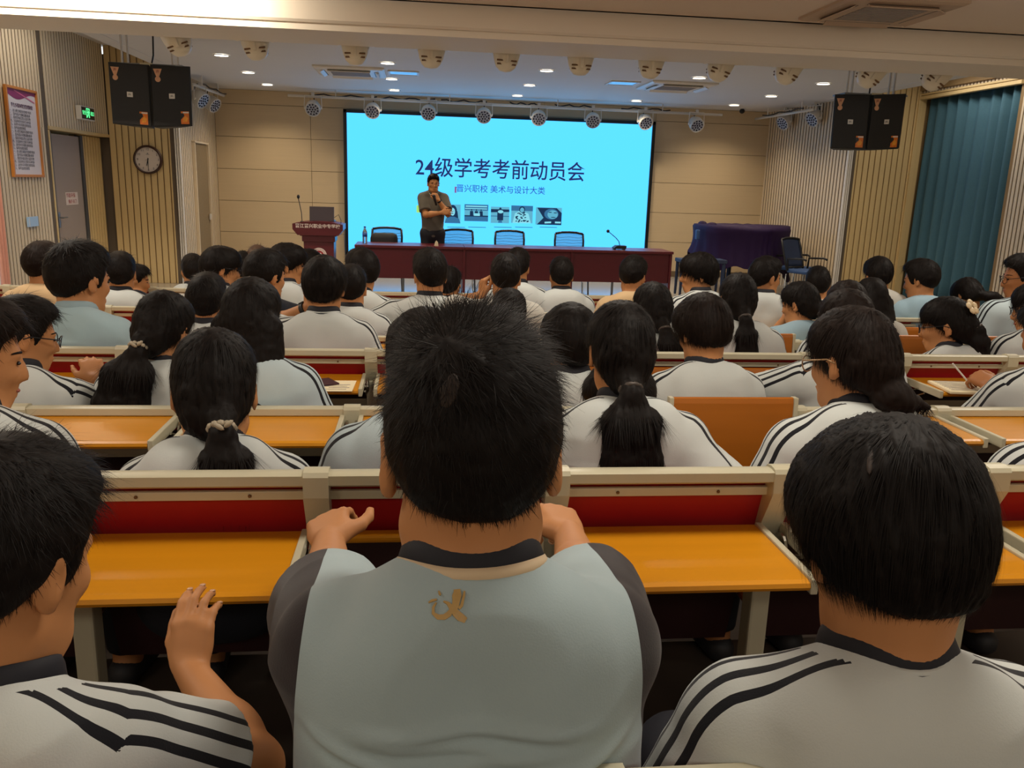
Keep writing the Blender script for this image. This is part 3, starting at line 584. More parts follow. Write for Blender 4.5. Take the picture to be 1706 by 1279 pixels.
# ------------------------------------------------------------------ lectern
YL = 13.0; cx = (at(488, 370, YL)[0] + at(570, 370, YL)[0]) / 2
t = thing('lectern', 'dark red wooden lectern with white calligraphy and a round white emblem', 'lectern', (cx, YL + .25, 0))
ztop = 1.0
pr = [(-.37, ztop - .02), (-.2, ztop + .012), (0, ztop + .018), (.2, ztop + .012), (.37, ztop - .02), (.37, ztop - .1), (.3, ztop - .185), (-.3, ztop - .185), (-.37, ztop - .1)]
MB().ext(pr, (cx, YL, 0), X_, Z_, Y_, .5).build('top', M_MAROON, t)
b = MB(); b.box((cx, YL + .26, ztop - .235), (.49, .4, .1), bev=.015); b.box((cx, YL + .26, ztop - .19), (.54, .44, .02), bev=.006); b.build('neck', M_MAROON, t)
b = MB(); b.ext([(-.21, .1), (.21, .1), (.225, ztop - .28), (-.225, ztop - .28)], (cx, YL + .1, 0), X_, Z_, Y_, .36); b.build('column', M_MAROON, t)
b = MB(); b.box((cx, YL + .28, .05), (.62, .5, .1), bev=.012); b.build('base', M_MAROON, t)
MW = mat('lectern_white', 'e2d6d2', .5, noise=(6, .04))
text('晋江晋兴职业中专学校', .066, (cx, YL - .002, ztop - .052), X_, Z_, MW, t, 'lettering', ext=.001, off=.0015)
ec = np.array([cx, YL + .097, .51]); eb = MB(); eb.lathe(ec, -Y_, [(.001, 0), (.115, 0), (.115, .004), (.001, .005)], 32); em = eb.build('emblem', MW, t)
eb = MB(); eb.lathe(ec - Y_ * .005, -Y_, [(.001, 0), (.074, 0), (.074, .002), (.001, .002)], 28); eb.build('disc', mat('emblem_red', '9a2226', .5, noise=(5, .05)), em)
eb = MB(); eb.tube([ec + np.array([-.05 + .018 * k, -.009, -.03 - .02 * math.sin(k * 1.2)]) for k in range(5)], [.006, .01, .012, .008, .004], 6); eb.tube([ec + np.array([-.03, -.009, .02]), ec + np.array([0, -.009, .035]), ec + np.array([.0, -.009, .0])], .007, 6); eb.tube([ec + np.array([.02, -.009, .04]), ec + np.array([.035, -.009, .0]), ec + np.array([.05, -.009, -.04])], [.012, .009, .013], 6); eb.build('mark', MW, em)
eb = MB()
for k in range(26):
    a = 2 * PI * k / 26; eb.box(ec + np.array([math.sin(a) * .095, -.006, math.cos(a) * .095]), (.009, .002, .012), np.array([[math.cos(a), 0, math.sin(a)], [0, 1, 0], [-math.sin(a), 0, math.cos(a)]]))
eb.build('lettering', mat('emblem_ink', 'a04a4a', .5, noise=(5, .05)), em)
m1 = thing('gooseneck_microphone', 'thin gooseneck microphone standing on the lectern', 'microphone', (cx - .26, YL + .14, ztop))
g0 = np.array([cx - .245, YL + .14, ztop + .0]); g1 = at(497, 330, YL + .1)
MB().tube([g0, g0 * .6 + g1 * .4 + np.array([.012, 0, 0]), g1], .006, 6).build('neck', M_BLACK, m1); b = MB(); b.ball(g1 + Z_ * .02, (.022, .022, .032)); b.build('capsule', M_BLACK, m1, True); MB().lathe(g0, Z_, [(.001, -.005), (.03, -.005), (.026, .012), (.001, .014)], 14).build('base', M_BLACK, m1)
l1 = thing('laptop', 'open dark laptop on the lectern, seen from behind its lid', 'laptop', (cx + .03, YL + .25, ztop + .01))
a_, c_ = at(516, 350, YL + .3), at(558, 352, YL + .3)
lm = mat('laptop_grey', '4a4148', .35, .3, noise=(6, .05))
MB().box(((a_[0] + c_[0]) / 2, YL + .22, ztop + .122), (.365, .012, .22), np.array([[1, 0, 0], [0, math.cos(-.15), -math.sin(-.15)], [0, math.sin(-.15), math.cos(-.15)]]), bev=.004).build('lid', lm, l1)
MB().box(((a_[0] + c_[0]) / 2, YL + .35, ztop + .022), (.365, .25, .018), bev=.004).build('base', lm, l1)
b = MB(); q = [at(558, 362, YL + .3), at(565, 357, YL + .3), at(569, 366, YL + .3), at(569, 376, YL + .3)]; b.tube([(-.0 + p[0], YL + .2, p[2]) for p in q] + [(q[-1][0] + .0, YL + .2, ztop)], .005, 6); tag(b.build('cable', M_BLACK), 'thin black cable arching from the laptop over the lectern edge', 'cable')
b = MB(); p0 = at(573, 372, YL + .5); b.tube([(p0[0], YL + .5, .95), (p0[0] + .01, YL + .52, .5), (p0[0] + .02, YL + .5, .0)], .006, 6); tag(b.build('cable', M_METAL), 'grey cable hanging down beside the lectern', 'cable')

# ------------------------------------------------------------------ speakers' table, chairs and things on it
TY = 11.9
t = thing('conference_table', 'long dark red table with modesty panel across the stage', 'table', (1.41, TY + .3, 0))
edges = [-.86, .66, 2.2, 3.67]; TZ = .775
for a_, c_ in zip(edges[:-1], edges[1:]):
    MB().box(((a_ + c_) / 2, TY + .3, TZ - .018), (c_ - a_ - .004, .64, .036), bev=.006).build('top', M_MAROON, t)
    MB().box(((a_ + c_) / 2, TY + .08, (TZ + .3) / 2), (c_ - a_ - .012, .022, TZ - .036 - .29), bev=.004).build('modesty_panel', M_MAROON, t)
for x in edges: 
    b = MB(); b.box((min(max(x, edges[0] + .02), edges[-1] - .02), TY + .3, (TZ - .03) / 2), (.035, .52, TZ - .035), bev=.004); b.build('leg', M_MAROON, t)
b = MB(); 
for x in (-.2, 1.35, 2.9): b.tube([(x, TY + .45, 0.02), (x, TY + .45, TZ - .05)], .018, 8)
b.build('support', M_METAL, t)
def meshchair(x, y, rz, label, grp, black=True, z=0, rc=0.0):
    t = thing('office_chair', label, 'chair', (0, 0, 0), grp)
    fr, ms, se = (M_BLACK, MATS.get('chair_mesh') or mat('chair_mesh', '6fa8c8', .6, alpha=.35, noise=(40, .1)), M_NAVY) if black else (M_BLACK, M_NAVY, M_BLUESEAT)
    w_ = .22
    b = MB()                       # back frame, faces -y side (front of chair is +y: back at -y)
    Rk = lambda P_: [(p[0], p[1] - rc * max(p[2] - .45, 0), p[2]) for p in P_]
    pts = lambda s: Rk([(s * w_ * .92, -.24, .44), (s * w_, -.255, .6), (s * w_ * 1.02, -.275, .82), (s * w_ * .98, -.29, .93)])
    b.tube(pts(-1), .016, 8); b.tube(pts(1), .016, 8); b.tube(Rk([(-w_ * .98, -.29, .93), (-w_ * .5, -.3, .948), (0, -.305, .952), (w_ * .5, -.3, .948), (w_ * .98, -.29, .93)]), .017, 8); b.tube([(-w_ * .95, -.245, .5), (0, -.255, .5), (w_ * .95, -.245, .5)], .014, 8)
    b.build('back_frame', fr, t, True)
    vs = []; nx, nz = 9, 9
    for i in range(nx):
        for j in range(nz): u, v = i / (nx - 1) * 2 - 1, j / (nz - 1); vs.append((u * w_ * .97, -.245 - .05 * v - .02 * (1 - u * u), .5 + v * .435 + .016 * (1 - u * u) * v))
    vs = Rk(vs)
    o = MB().add(vs, [(i * nz + j, (i + 1) * nz + j, (i + 1) * nz + j + 1, i * nz + j + 1) for i in range(nx - 1) for j in range(nz - 1)]).build('back_mesh', ms, t, True); o.modifiers.new('t', 'SOLIDIFY').thickness = .004
    if black:
        b = MB()
        for k in range(9): b.tube([(u * w_ * .95, -.252 - .05 * k / 9 - .02 * (1 - u * u), .53 + k * .043 + .006 * math.sin(5 * u + k)) for u in np.linspace(-1, 1, 7)], .0028, 5)
        b.build('back_ribs', M_BLUESEAT, t)
    MB().box((0, 0, .45), (.46, .46, .06), bev=.025).build('seat', se, t, True)
    for s in (-1, 1):
        b = MB(); b.tube([(s * .25, -.2, .46), (s * .27, -.2, .64), (s * .27, .08, .66), (s * .26, .14, .64)], .016, 8); b.build('armrest', fr, t, True)
        b = MB(); b.tube([(s * .22, .22, .42), (s * .24, .22, .02), (s * .24, -.24, .02), (s * .22, -.24, .40)], .013, 8); b.build('leg', M_METAL, t, True)
    t.location = (x, y, z); t.rotation_euler = (0, 0, rz); return t
cm = [(644.5, 'left of the lecturer, dark bag on it'), (764, 'just right of the lecturer'), (850, 'third along the table'), (950, 'nearest the table microphone')]
c0 = None
for px_, lb in cm:
    x = at(px_, 385, 13.0)[0]; lab = 'black framed mesh chair behind the table, ' + lb
    o = meshchair(x, 12.95, 0, lab, 'mesh chairs behind the table')
    o.rotation_euler = (0, 0, PI); o.location = (x, 12.78, .0)
b = MB(); p = at(640, 398, 12.62); b.box((p[0], 12.62, .72), (.4, .16, .36), bev=.09); tag(b.build('bag', mat('bag_black', '17171c', .7, noise=(9, .1)), smooth=True), 'rounded black bag standing on the leftmost mesh chair', 'bag')
bt = thing('water_bottle', 'clear plastic water bottle with blue label at the left end of the table', 'bottle', (at(608, 404, TY + .3)[0], TY + .3, TZ))
bx = at(608, 404, TY + .3)[0]
MB().lathe((bx, TY + .3, TZ), Z_, [(.001, 0), (.031, 0), (.033, .01), (.033, .14), (.031, .16), (.013, .205), (.013, .215), (.001, .215)], 16).build('body', mat('bottle_clear', 'cfeaf5', .08, trans=.85, ior=1.3), bt, True, 40)
MB().lathe((bx, TY + .3, TZ + .09), Z_, [(.0338, 0), (.0342, .0), (.0342, .055), (.0338, .055)], 16, close=True).build('label', mat('bottle_label', '2b4f9c', .4, noise=(12, .2)), bt, True)
MB().lathe((bx, TY + .3, TZ + .213), Z_, [(.001, 0), (.016, 0), (.016, .02), (.001, .022)], 14).build('cap', mat('bottle_cap', '2a3f80', .4, noise=(12, .1)), bt)
mt = thing('table_microphone', 'black gooseneck conference microphone near the right end of the table', 'microphone', (at(1026, 412, TY + .2)[0], TY + .2, TZ))
p0, p1_ = at(1021, 412, TY + .2), at(1041, 412, TY + .2); mxp = (p0[0] + p1_[0]) / 2
MB().ext([(-.085, .015), (.09, .015), (.095, .06), (-.045, .06), (-.085, .03)], (mxp, TY + .12, TZ), X_, Z_, Y_, .15).build('base', M_BLACK, mt)
b = MB()
for dx in (-.07, .07): b.box((mxp + dx, TY + .19, TZ + .0075), (.02, .12, .015))
b.build('foot', M_BLACK, mt)
g = [at(1033, 411, TY + .2), at(1031, 402, TY + .2), at(1026, 396, TY + .2), at(1013, 385, TY + .2)]; MB().tube(g, .006, 6).build('neck', M_BLACK, mt, True); b = MB(); b.ball(g[-1], (.024, .02, .024)); b.build('capsule', M_BLACK, mt, True)
nc = thing('name_card', 'small white folded card standing on the table in front of the lecturer', 'card', (at(727, 404, TY + .1)[0], TY + .1, TZ))
x = at(727, 404, TY + .1)[0]; MB().ext([(-.03, 0), (.03, 0), (.022, .05), (.0, .075), (-.018, .05)], (x, TY + .1, TZ), X_, Z_, Y_, .01).build('card', M_PAPER, nc); MB().ext([(-.02, 0), (.02, 0), (.0, .06)], (x, TY + .14, TZ), X_, Z_, Y_, .008).build('back', M_PAPER, nc)

# ------------------------------------------------------------------ covered piano, bench and blue chairs at the right of the stage
PY = 13.9
t = thing('covered_piano', 'piano under a dark purple satin cover in the right corner of the stage', 'piano', (5.3, PY, 0))
def drape_box():
    """cloth over a grand piano outline: top ring, then waving skirt"""
    a_ = [at(1157, 381, 14.6), at(1200, 381, 15.0), at(1296, 384, 15.1), at(1301, 390, 14.2), at(1252, 388, 13.3), at(1165, 384, 13.5)]
    ring = [(5.0 - .27, 14.35), (4.72, 13.75), (4.95, 13.35), (5.5, 13.22), (5.78, 13.3), (6.2, 13.65), (6.28, 14.2), (6.0, 14.75), (5.4, 14.8)]
    N = 90; rp = []
    for k in range(N):
        u = k / N * len(ring); i = int(u); w_ = u - i
        P = [np.array(ring[(i + d) % len(ring)]) for d in (-1, 0, 1, 2)]
        rp.append(.5 * ((2 * P[1]) + (-P[0] + P[2]) * w_ + (2 * P[0] - 5 * P[1] + 4 * P[2] - P[3]) * w_ ** 2 + (-P[0] + 3 * P[1] - 3 * P[2] + P[3]) * w_ ** 3))
    rp = np.array(rp); c = rp.mean(0); vs = []; lv = 14; zt = 1.09
    for k in range(N):
        d = rp[k] - c; dn = d / np.linalg.norm(d); an = k / N * 2 * PI
        zb = .42 + .12 * math.sin(an * 3 + 1) + .1 * math.sin(an * 5 + .4) + (.12 if 4.9 < an < 6.2 else 0)
        for j in range(lv):
            h = j / (lv - 1)
            off = (.018 * math.sin(an * 23 + 2.5 * math.sin(an * 3)) + .014 * math.sin(an * 41 + 1.5 * h)) * h + .05 * h * math.sin(an * 2 + 1) + (-.03 if h < .05 else 0) - .05 * math.sin(h * PI)
            r = rp[k] + dn * off; z = zt - (zt - zb) * h + (.02 * math.sin(an * 2) if h < .1 else 0) + .012 * math.sin(an * 17 + 5 * h) * h
            vs.append((r[0], r[1], z))
    F = [(k * lv + j, ((k + 1) % N) * lv + j, ((k + 1) % N) * lv + j + 1, k * lv + j + 1) for k in range(N) for j in range(lv - 1)]
    o = len(vs); vs2 = [(c[0] + (vs[k * lv][0] - c[0]) * .5, c[1] + (vs[k * lv][1] - c[1]) * .5, zt + .015 + .008 * math.sin(k * .9)) for k in range(N)]
    vs += vs2 + [(c[0], c[1], zt + .02)]
    F += [(k * lv, o + k, o + (k + 1) % N, ((k + 1) % N) * lv) for k in range(N)] + [(o + k, o + N, o + (k + 1) % N) for k in range(N)]
    return MB().add(vs, F)
drape_box().build('cover', M_PURPLE, t, True)
b = MB(); b.ball((4.78, 14.0, 1.1), (.07, .12, .05), 10); b.ball((4.86, 13.75, 1.105), (.08, .09, .035), 10); b.build('bunch', M_PURPLE, t, True)
b = MB(); b.box((5.45, 14.05, .85), (1.1, 1.1, .3), bev=.05); b.build('case', M_BLACK, t)
for x, y in ((5.05, 13.55), (5.95, 13.6), (5.5, 14.5)): MB().tube([(x, y, .7), (x, y, .1), (x, y, 0)], [.045, .035, .03], 10).build('leg', M_NAVY, t)
MB().box((4.64, 13.8, .93), (.06, .1, .16), bev=.02).build('cheek', M_BLUESEAT, t)
t = thing('piano_bench', 'dark blue wooden bench in front of the covered piano', 'bench', (4.55, 13.4, 0)); bx0 = at(1133, 430, 13.1)[0]
MB().box((bx0 + .38, 13.2, .55), (.76, .34, .06), bev=.012).build('seat', M_NAVY, t)
for dx in (.04, .72):
    for dy in (-.13, .13): MB().tube([(bx0 + dx, 13.2 + dy, .53), (bx0 + dx - .01, 13.2 + dy, 0)], [.03, .02], 8).build('leg', M_NAVY, t)
for px_, yy, rz, lb in ((1324, 13.4, .35, 'blue mesh chair with tilted back, squeezed against the covered piano'), (1352, 12.75, .35, 'blue mesh chair with tilted back, nearest the right stage wall')):
    x = at(px_, 400, yy)[0]; o = meshchair(x, yy, 0, lb, 'blue mesh chairs at the right of the stage', False, rc=.22)
    o.rotation_euler = (0, 0, PI + .5)

# ------------------------------------------------------------------ fixed rows of seats with writing desks
M_LOWER = mat('lower_panel_dark', '2a0a0c', .6, noise=(12, .1))  # under-desk shade put into the lower panel's colour; the hanging desk shares it
def V_(*a): return np.array(a, float)
def seat_row(lab, y, zr, fl, xs, zd, states):
    """xs: post positions; states: per bay 'open', 'fold', 'down'"""
    t = thing('seat_row', lab, 'seating', ((xs[0] + xs[-1]) / 2, y, fl))
    rec = .30                                       # the backs lean: lower = further forward
    def fy(z): return y + (zr - z) * rec
    x0, x1 = xs[0] - .02, xs[-1] + .02
    prof = [(-.022, -.004), (-.018, -.002), (0, 0), (.018, -.002), (.022, -.006), (.022, -.024), (.016, -.029), (-.016, -.029), (-.022, -.024)]
    MB().ext(prof, (x0, y, zr), Y_, Z_, X_, x1 - x0).build('rail', M_BEIGE, t, True, 50)
    MB().box(((x0 + x1) / 2, fy(zr - .056) - .002, zr - .056), (x1 - x0 - .02, .014, .019), bev=.002).build('strip', M_BEIGE, t)
    for a_, c_ in zip(xs[:-1], xs[1:]):
        w_ = c_ - a_ - .05; xm = (a_ + c_) / 2; zt, zb = zr - .035, max(zd - .05, fl + .36)
        p = MB().ext([(fy(zt) + .008, zt), (fy(zb) + .008, zb), (fy(zb) + .034, zb), (fy(zt) + .03, zt)], (xm - w_ / 2, 0, 0), Y_, Z_, X_, w_).build('back_panel', M_RED, t)
        if zb > fl + .4: zc = zb - .003; zb2 = fl + .34; MB().ext([(fy(zc) + .012, zc), (fy(zb2) + .012, zb2), (fy(zb2) + .034, zb2), (fy(zc) + .034, zc)], (xm - w_ / 2, 0, 0), Y_, Z_, X_, w_).build('lower_panel', M_LOWER, t)  # lower part of the red back, coloured dark for the desk's shade
        for q in (.3, .8): MB().lathe((xm + (q - .55) * w_, fy(zr - .056) - .010, zr - .056), -Y_, [(.001, 0), (.004, 0), (.003, .003), (.001, .003)], 8).build('screw', M_BROWNV, p)
    for x in xs:
        b = MB(); q = [(-.026, -.006), (-.02, .003), (0, .006), (.02, .003), (.027, -.004), (.027, -.05)]
        z2 = zd - .02
        body = [(y + u, zr + v) for u, v in q] + [(fy(z2) + .03, z2), (fy(z2) - .012, z2), (y - .026, zr - .05)]
        b.ext(body, (x - .0255, 0, 0), Y_, Z_, X_, .051); 
        b.build('post', M_BEIGE, t)
        b = MB(); b.box((x, fy(z2) + .01, (z2 + fl) / 2), (.045, .055, z2 - fl), bev=.006); b.box((x, fy(z2) + .0, fl + .01), (.07, .2, .02), bev=.004); b.build('leg', M_BEIGE, t)
    b = MB(); b.box(((x0 + x1) / 2, fy(zd - .2), zd - .13), (x1 - x0 - .05, .03, .035), bev=.005); b.build('crossbar', M_BEIGE, t)
    for (a_, c_), stt in zip(zip(xs[:-1], xs[1:]), states):
        if stt == 'none': continue
        xm = (a_ + c_) / 2; w_ = c_ - a_ - .075; hy = fy(zd) - .018; L = .285
        ang = {'open': 0.0, 'fold': math.radians(93), 'down': math.radians(-86)}[stt]
        d = np.array([0, -math.cos(ang), math.sin(ang)]); n_ = np.array([0, math.sin(ang), math.cos(ang)])   # d: from hinge to front edge; n_: board normal (top)
        o_ = np.array([xm, hy, zd])
        if stt == 'fold': o_ = np.array([xm, y - .052, (zr + .045 if zd > zr - .08 else zr - .06) - L])
        if stt == 'down': o_ = np.array([xm, hy - .02, zd])
        pf = [(.0, -.011), (L - .02, -.011), (L - .004, -.008), (L, -.001), (L - .003, .007), (L - .015, .010), (0, .010)]
        dk = MB().ext(pf, o_ - X_ * w_ / 2, d, n_, X_, w_).build('desktop', M_DESK if stt == 'open' else M_LOWER if stt == 'down' else M_DESKB, t)
        if stt == 'down': MB().box(o_ + V_(0, -.004, .006), (w_, .032, .018), bev=.006).build('edge', M_DESK, dk)
        for s in (-1, 1):
            pb = MB(); R = np.stack([X_, d, n_], 1)
            pb.box(o_ + X_ * s * (w_ / 2 + .008) + d * (L * .5), (.015, L, .032), R, bev=.003)
            ar = pb.build('desk_arm', M_BEIGE, t)
            if stt != 'down':
                hb = MB(); hx = o_ + X_ * s * (w_ / 2 + .02) + d * .03
                hb.lathe(hx - Z_ * .03, X_ * s, [(.001, 0), (.032, 0), (.032, .006), (.024, .009), (.001, .009)], 16)
                hb.tube([hx + d * .0 - Z_ * .02, hx + d * .08 - Z_ * .05, hx + d * .15 - n_ * .02], .0045, 5); hb.tube([hx - Z_ * .06, hx + d * .05 - Z_ * .03, hx + d * .1 - Z_ * .01], .0045, 5)
                hb.build('hinge', M_CHROME, ar)
        # the tip-up seat belonging to this bay (beyond the back, facing the stage)
        MB().box((xm, fy(fl + .42) + .27, fl + .415), (w_ - .0, .40, .03), bev=.012).build('seat', M_SEATW, t)
    return t
P1X = [-.203 + .5 * k for k in range(-4, 6)]
ROWS = []
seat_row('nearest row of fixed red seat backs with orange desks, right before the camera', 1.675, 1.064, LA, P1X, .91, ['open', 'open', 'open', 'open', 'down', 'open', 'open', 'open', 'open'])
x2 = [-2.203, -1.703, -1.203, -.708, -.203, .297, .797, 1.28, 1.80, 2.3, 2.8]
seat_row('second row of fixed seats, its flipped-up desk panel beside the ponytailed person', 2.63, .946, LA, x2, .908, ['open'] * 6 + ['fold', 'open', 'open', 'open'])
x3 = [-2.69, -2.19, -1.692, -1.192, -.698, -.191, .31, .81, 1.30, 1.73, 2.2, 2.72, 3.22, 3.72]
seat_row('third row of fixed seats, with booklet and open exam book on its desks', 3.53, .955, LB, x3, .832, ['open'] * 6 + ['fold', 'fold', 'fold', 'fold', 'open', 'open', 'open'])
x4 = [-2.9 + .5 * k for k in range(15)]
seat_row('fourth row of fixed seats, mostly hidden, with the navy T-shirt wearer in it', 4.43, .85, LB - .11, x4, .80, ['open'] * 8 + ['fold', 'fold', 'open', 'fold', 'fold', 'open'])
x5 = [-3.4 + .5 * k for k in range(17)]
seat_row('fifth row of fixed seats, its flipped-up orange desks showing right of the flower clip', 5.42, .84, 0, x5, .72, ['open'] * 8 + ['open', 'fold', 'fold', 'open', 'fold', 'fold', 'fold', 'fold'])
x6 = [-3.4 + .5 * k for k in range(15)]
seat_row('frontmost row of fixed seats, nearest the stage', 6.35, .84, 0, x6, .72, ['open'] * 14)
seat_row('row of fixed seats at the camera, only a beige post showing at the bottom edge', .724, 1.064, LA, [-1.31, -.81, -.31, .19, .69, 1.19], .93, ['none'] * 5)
# papers and books on the desks
dz3 = .832 + .0105
t = thing('paper_sheet', 'white printed sheet on the third row desk under a maroon booklet', 'paper', (-.33, 3.3, dz3))
MB().add([(-.40, 3.24, dz3), (-.25, 3.24, dz3), (-.245, 3.42, dz3), (-.40, 3.42, dz3), (-.40, 3.24, dz3 + .002), (-.25, 3.24, dz3 + .002), (-.245, 3.42, dz3 + .002), (-.40, 3.42, dz3 + .002)], [(0, 3, 2, 1), (4, 5, 6, 7), (0, 1, 5, 4), (1, 2, 6, 5), (2, 3, 7, 6), (3, 0, 4, 7)]).build('sheet', M_PAPER, t)
b = MB()
for k in range(4): b.box((-.315 + .01 * (k % 2), 3.27 + .025 * k, dz3 + .0025), (.08, .004, .001))
b.build('print', M_INK, t)
t = thing('booklet', 'dark maroon booklet lying on the white sheet, third row', 'booklet', (-.38, 3.35, dz3 + .003))
R = np.array([[math.cos(.5), -math.sin(.5), 0], [math.sin(.5), math.cos(.5), 0], [0, 0, 1]])
MB().box((-.40, 3.36, dz3 + .006), (.15, .11, .006), R, bev=.002).build('cover', mat('booklet_maroon', '3a1220', .5, noise=(6, .1)), t); MB().box((-.40, 3.36, dz3 + .0055), (.151, .108, .002), R).build('pages', M_PAPER, t)
p = at(1565, 648, 3.3); bx, by = 2.44, 3.33; dzb = .832 + .0105
t = thing('exam_book', 'open printed exam book on the desk under the writing hand', 'book', (bx, by, dzb))
R = np.array([[math.cos(-.12), -math.sin(-.12), 0], [math.sin(-.12), math.cos(-.12), 0], [0, 0, 1]])
for s in (-1, 1): MB().box((bx + s * .0905, by, dzb + .006), (.18, .21, .012), R, bev=.004).build('page', M_PAPER, t)
b = MB()
for s in (-1, 1):
    for k in range(9): b.box(np.array([bx, by, dzb + .0125]) + R @ np.array([s * .09, -.085 + k * .021, 0]), (.14, .005, .0008), R)
b.build('print', M_INK, t)
# ------------------------------------------------------------------ people: distance fields meshed with surface nets
def vnoise(p, seed=0):
    """smooth value noise in -1..1 at points p (n,3)"""
    q = np.floor(p).astype(np.int64); f = p - q; f = f * f * (3 - 2 * f); out = 0
    def h(i, j, k):
        n = (i * 73856093) ^ (j * 19349663) ^ (k * 83492791) ^ (seed * 2654435761); n = (n ^ (n >> 13)) * 1274126177; n = n ^ (n >> 16)
        return (n & 0xffff) / 32767.5 - 1
    for a in (0, 1):
        for b_ in (0, 1):
            for c in (0, 1):
                w = (f[:, 0] if a else 1 - f[:, 0]) * (f[:, 1] if b_ else 1 - f[:, 1]) * (f[:, 2] if c else 1 - f[:, 2])
                out = out + w * h(q[:, 0] + a, q[:, 1] + b_, q[:, 2] + c)
    return out
def V(*a): return np.array(a, float)
def cone(a, b, ra, rb, k=.02): return ('c', np.array(a, float), np.array(b, float), ra, rb, k)
def ell(c, r, R=None, k=.02): return ('e', np.array(c, float), np.broadcast_to(np.array(r, float), (3,)).copy(), np.eye(3) if R is None else np.array(R), k)
class Grid:
    def __init__(s, prims, h, inflate=0.0, pad=.03):
        lo, hi = [], []
        for p in prims:
            a, b = s.aabb(p); lo.append(a); hi.append(b)
        s.lo = np.min(lo, 0) - inflate - pad; s.h = h; n = np.ceil((np.max(hi, 0) + inflate + pad - s.lo) / h).astype(int) + 2
        s.F = np.full(n, .25, np.float32); s.n = n; s.inf = inflate
        for p in prims: s.union(p)
    @staticmethod
    def aabb(p):
        if p[0] in 'ck':
            r = max(p[3], p[4]); return np.minimum(p[1], p[2]) - r, np.maximum(p[1], p[2]) + r
        e = np.sqrt(((p[3] * p[2][None, :]) ** 2).sum(1)); return p[1] - e, p[1] + e
    def block(s, lo, hi):
        i0 = np.clip(np.floor((lo - s.lo) / s.h).astype(int), 0, s.n - 1); i1 = np.clip(np.ceil((hi - s.lo) / s.h).astype(int) + 1, 1, s.n)
        sl = tuple(slice(a, b) for a, b in zip(i0, i1))
        ax = [(s.lo[i] + s.h * np.arange(i0[i], i1[i])).astype(np.float32) for i in range(3)]
        return sl, ax[0][:, None, None], ax[1][None, :, None], ax[2][None, None, :]
    def dist(s, p, X, Y, Z):
        if p[0] in 'ck':
            a, b, ra, rb = p[1], p[2], p[3], p[4]; d = b - a; L = float(d @ d) + 1e-9
            x, y, z = X - a[0], Y - a[1], Z - a[2]
            tt = (x * d[0] + y * d[1] + z * d[2]) / L; t = np.clip(tt, 0, 1)
            D = np.sqrt((x - t * d[0]) ** 2 + (y - t * d[1]) ** 2 + (z - t * d[2]) ** 2) - (ra + (rb - ra) * t)
            if p[0] == 'k': D = np.maximum(D, (tt - 1) * math.sqrt(L) - s.inf * .0)      # flat end at b
            return D
        c, r, R = p[1], p[2], p[3]; x, y, z = X - c[0], Y - c[1], Z - c[2]
        u = [(R[0, i] * x + R[1, i] * y + R[2, i] * z) for i in range(3)]
        k0 = np.sqrt(sum((u[i] / r[i]) ** 2 for i in range(3))); k1 = np.sqrt(sum((u[i] / r[i] ** 2) ** 2 for i in range(3))) + 1e-6
        return k0 * (k0 - 1) / k1
    def union(s, p):
        k = p[-1]; m = k + s.inf + 3 * s.h + .012; lo, hi = s.aabb(p); sl, X, Y, Z = s.block(lo - m, hi + m); A = s.F[sl]; d = s.dist(p, X, Y, Z) - s.inf
        hh = np.maximum(k - np.abs(A - d), 0); s.F[sl] = np.minimum(A, d) - hh * hh / (4 * k + 1e-9)
    def carve(s, p):
        k = p[-1]; lo, hi = s.aabb(p); m = k + 3 * s.h; sl, X, Y, Z = s.block(lo - m, hi + m); A = s.F[sl]; d = -s.dist(p, X, Y, Z)
        hh = np.maximum(k - np.abs(A - d), 0); s.F[sl] = np.maximum(A, d) + hh * hh / (4 * k + 1e-9)
    def cut(s, fn, k=.01):
        sl, X, Y, Z = s.block(s.lo, s.lo + s.h * s.n); d = fn(X, Y, Z); A = s.F
        hh = np.maximum(k - np.abs(A - d), 0); s.F = np.maximum(A, d) + hh * hh / (4 * k + 1e-9)
    def sample(s, P):
        q = (P - s.lo) / s.h; i = np.clip(np.floor(q).astype(int), 0, s.n - 2); f = np.clip(q - i, 0, 1); o = 0
        for a in (0, 1):
            for b in (0, 1):
                for c in (0, 1): o = o + s.F[i[:, 0] + a, i[:, 1] + b, i[:, 2] + c] * (f[:, 0] if a else 1 - f[:, 0]) * (f[:, 1] if b else 1 - f[:, 1]) * (f[:, 2] if c else 1 - f[:, 2])
        return o
    def mesh(s):
        F = s.F; S = F < 0; c = np.zeros(np.array(F.shape) - 1, np.int8)
        for i in (0, 1):
            for j in (0, 1):
                for k in (0, 1): c += S[i:i + c.shape[0], j:j + c.shape[1], k:k + c.shape[2]]
        act = (c > 0) & (c < 8); idx = np.argwhere(act); ids = np.full(c.shape, -1, np.int32); ids[act] = np.arange(len(idx))
        CO = [(i, j, k) for i in (0, 1) for j in (0, 1) for k in (0, 1)]
        vals = [F[idx[:, 0] + a, idx[:, 1] + b, idx[:, 2] + d] for a, b, d in CO]
        acc = np.zeros((len(idx), 3)); cnt = np.zeros(len(idx))
        for a in range(8):
            for b in range(a + 1, 8):
                df = np.array(CO[b]) - CO[a]
                if np.abs(df).sum() != 1: continue
                fa, fb = vals[a], vals[b]; m = (fa < 0) != (fb < 0); t = np.where(m, fa / np.where(m, fa - fb, 1), 0)
                acc += (np.array(CO[a]) + t[:, None] * df) * m[:, None]; cnt += m
        P = (idx + acc / cnt[:, None]) * s.h + s.lo; Q = []
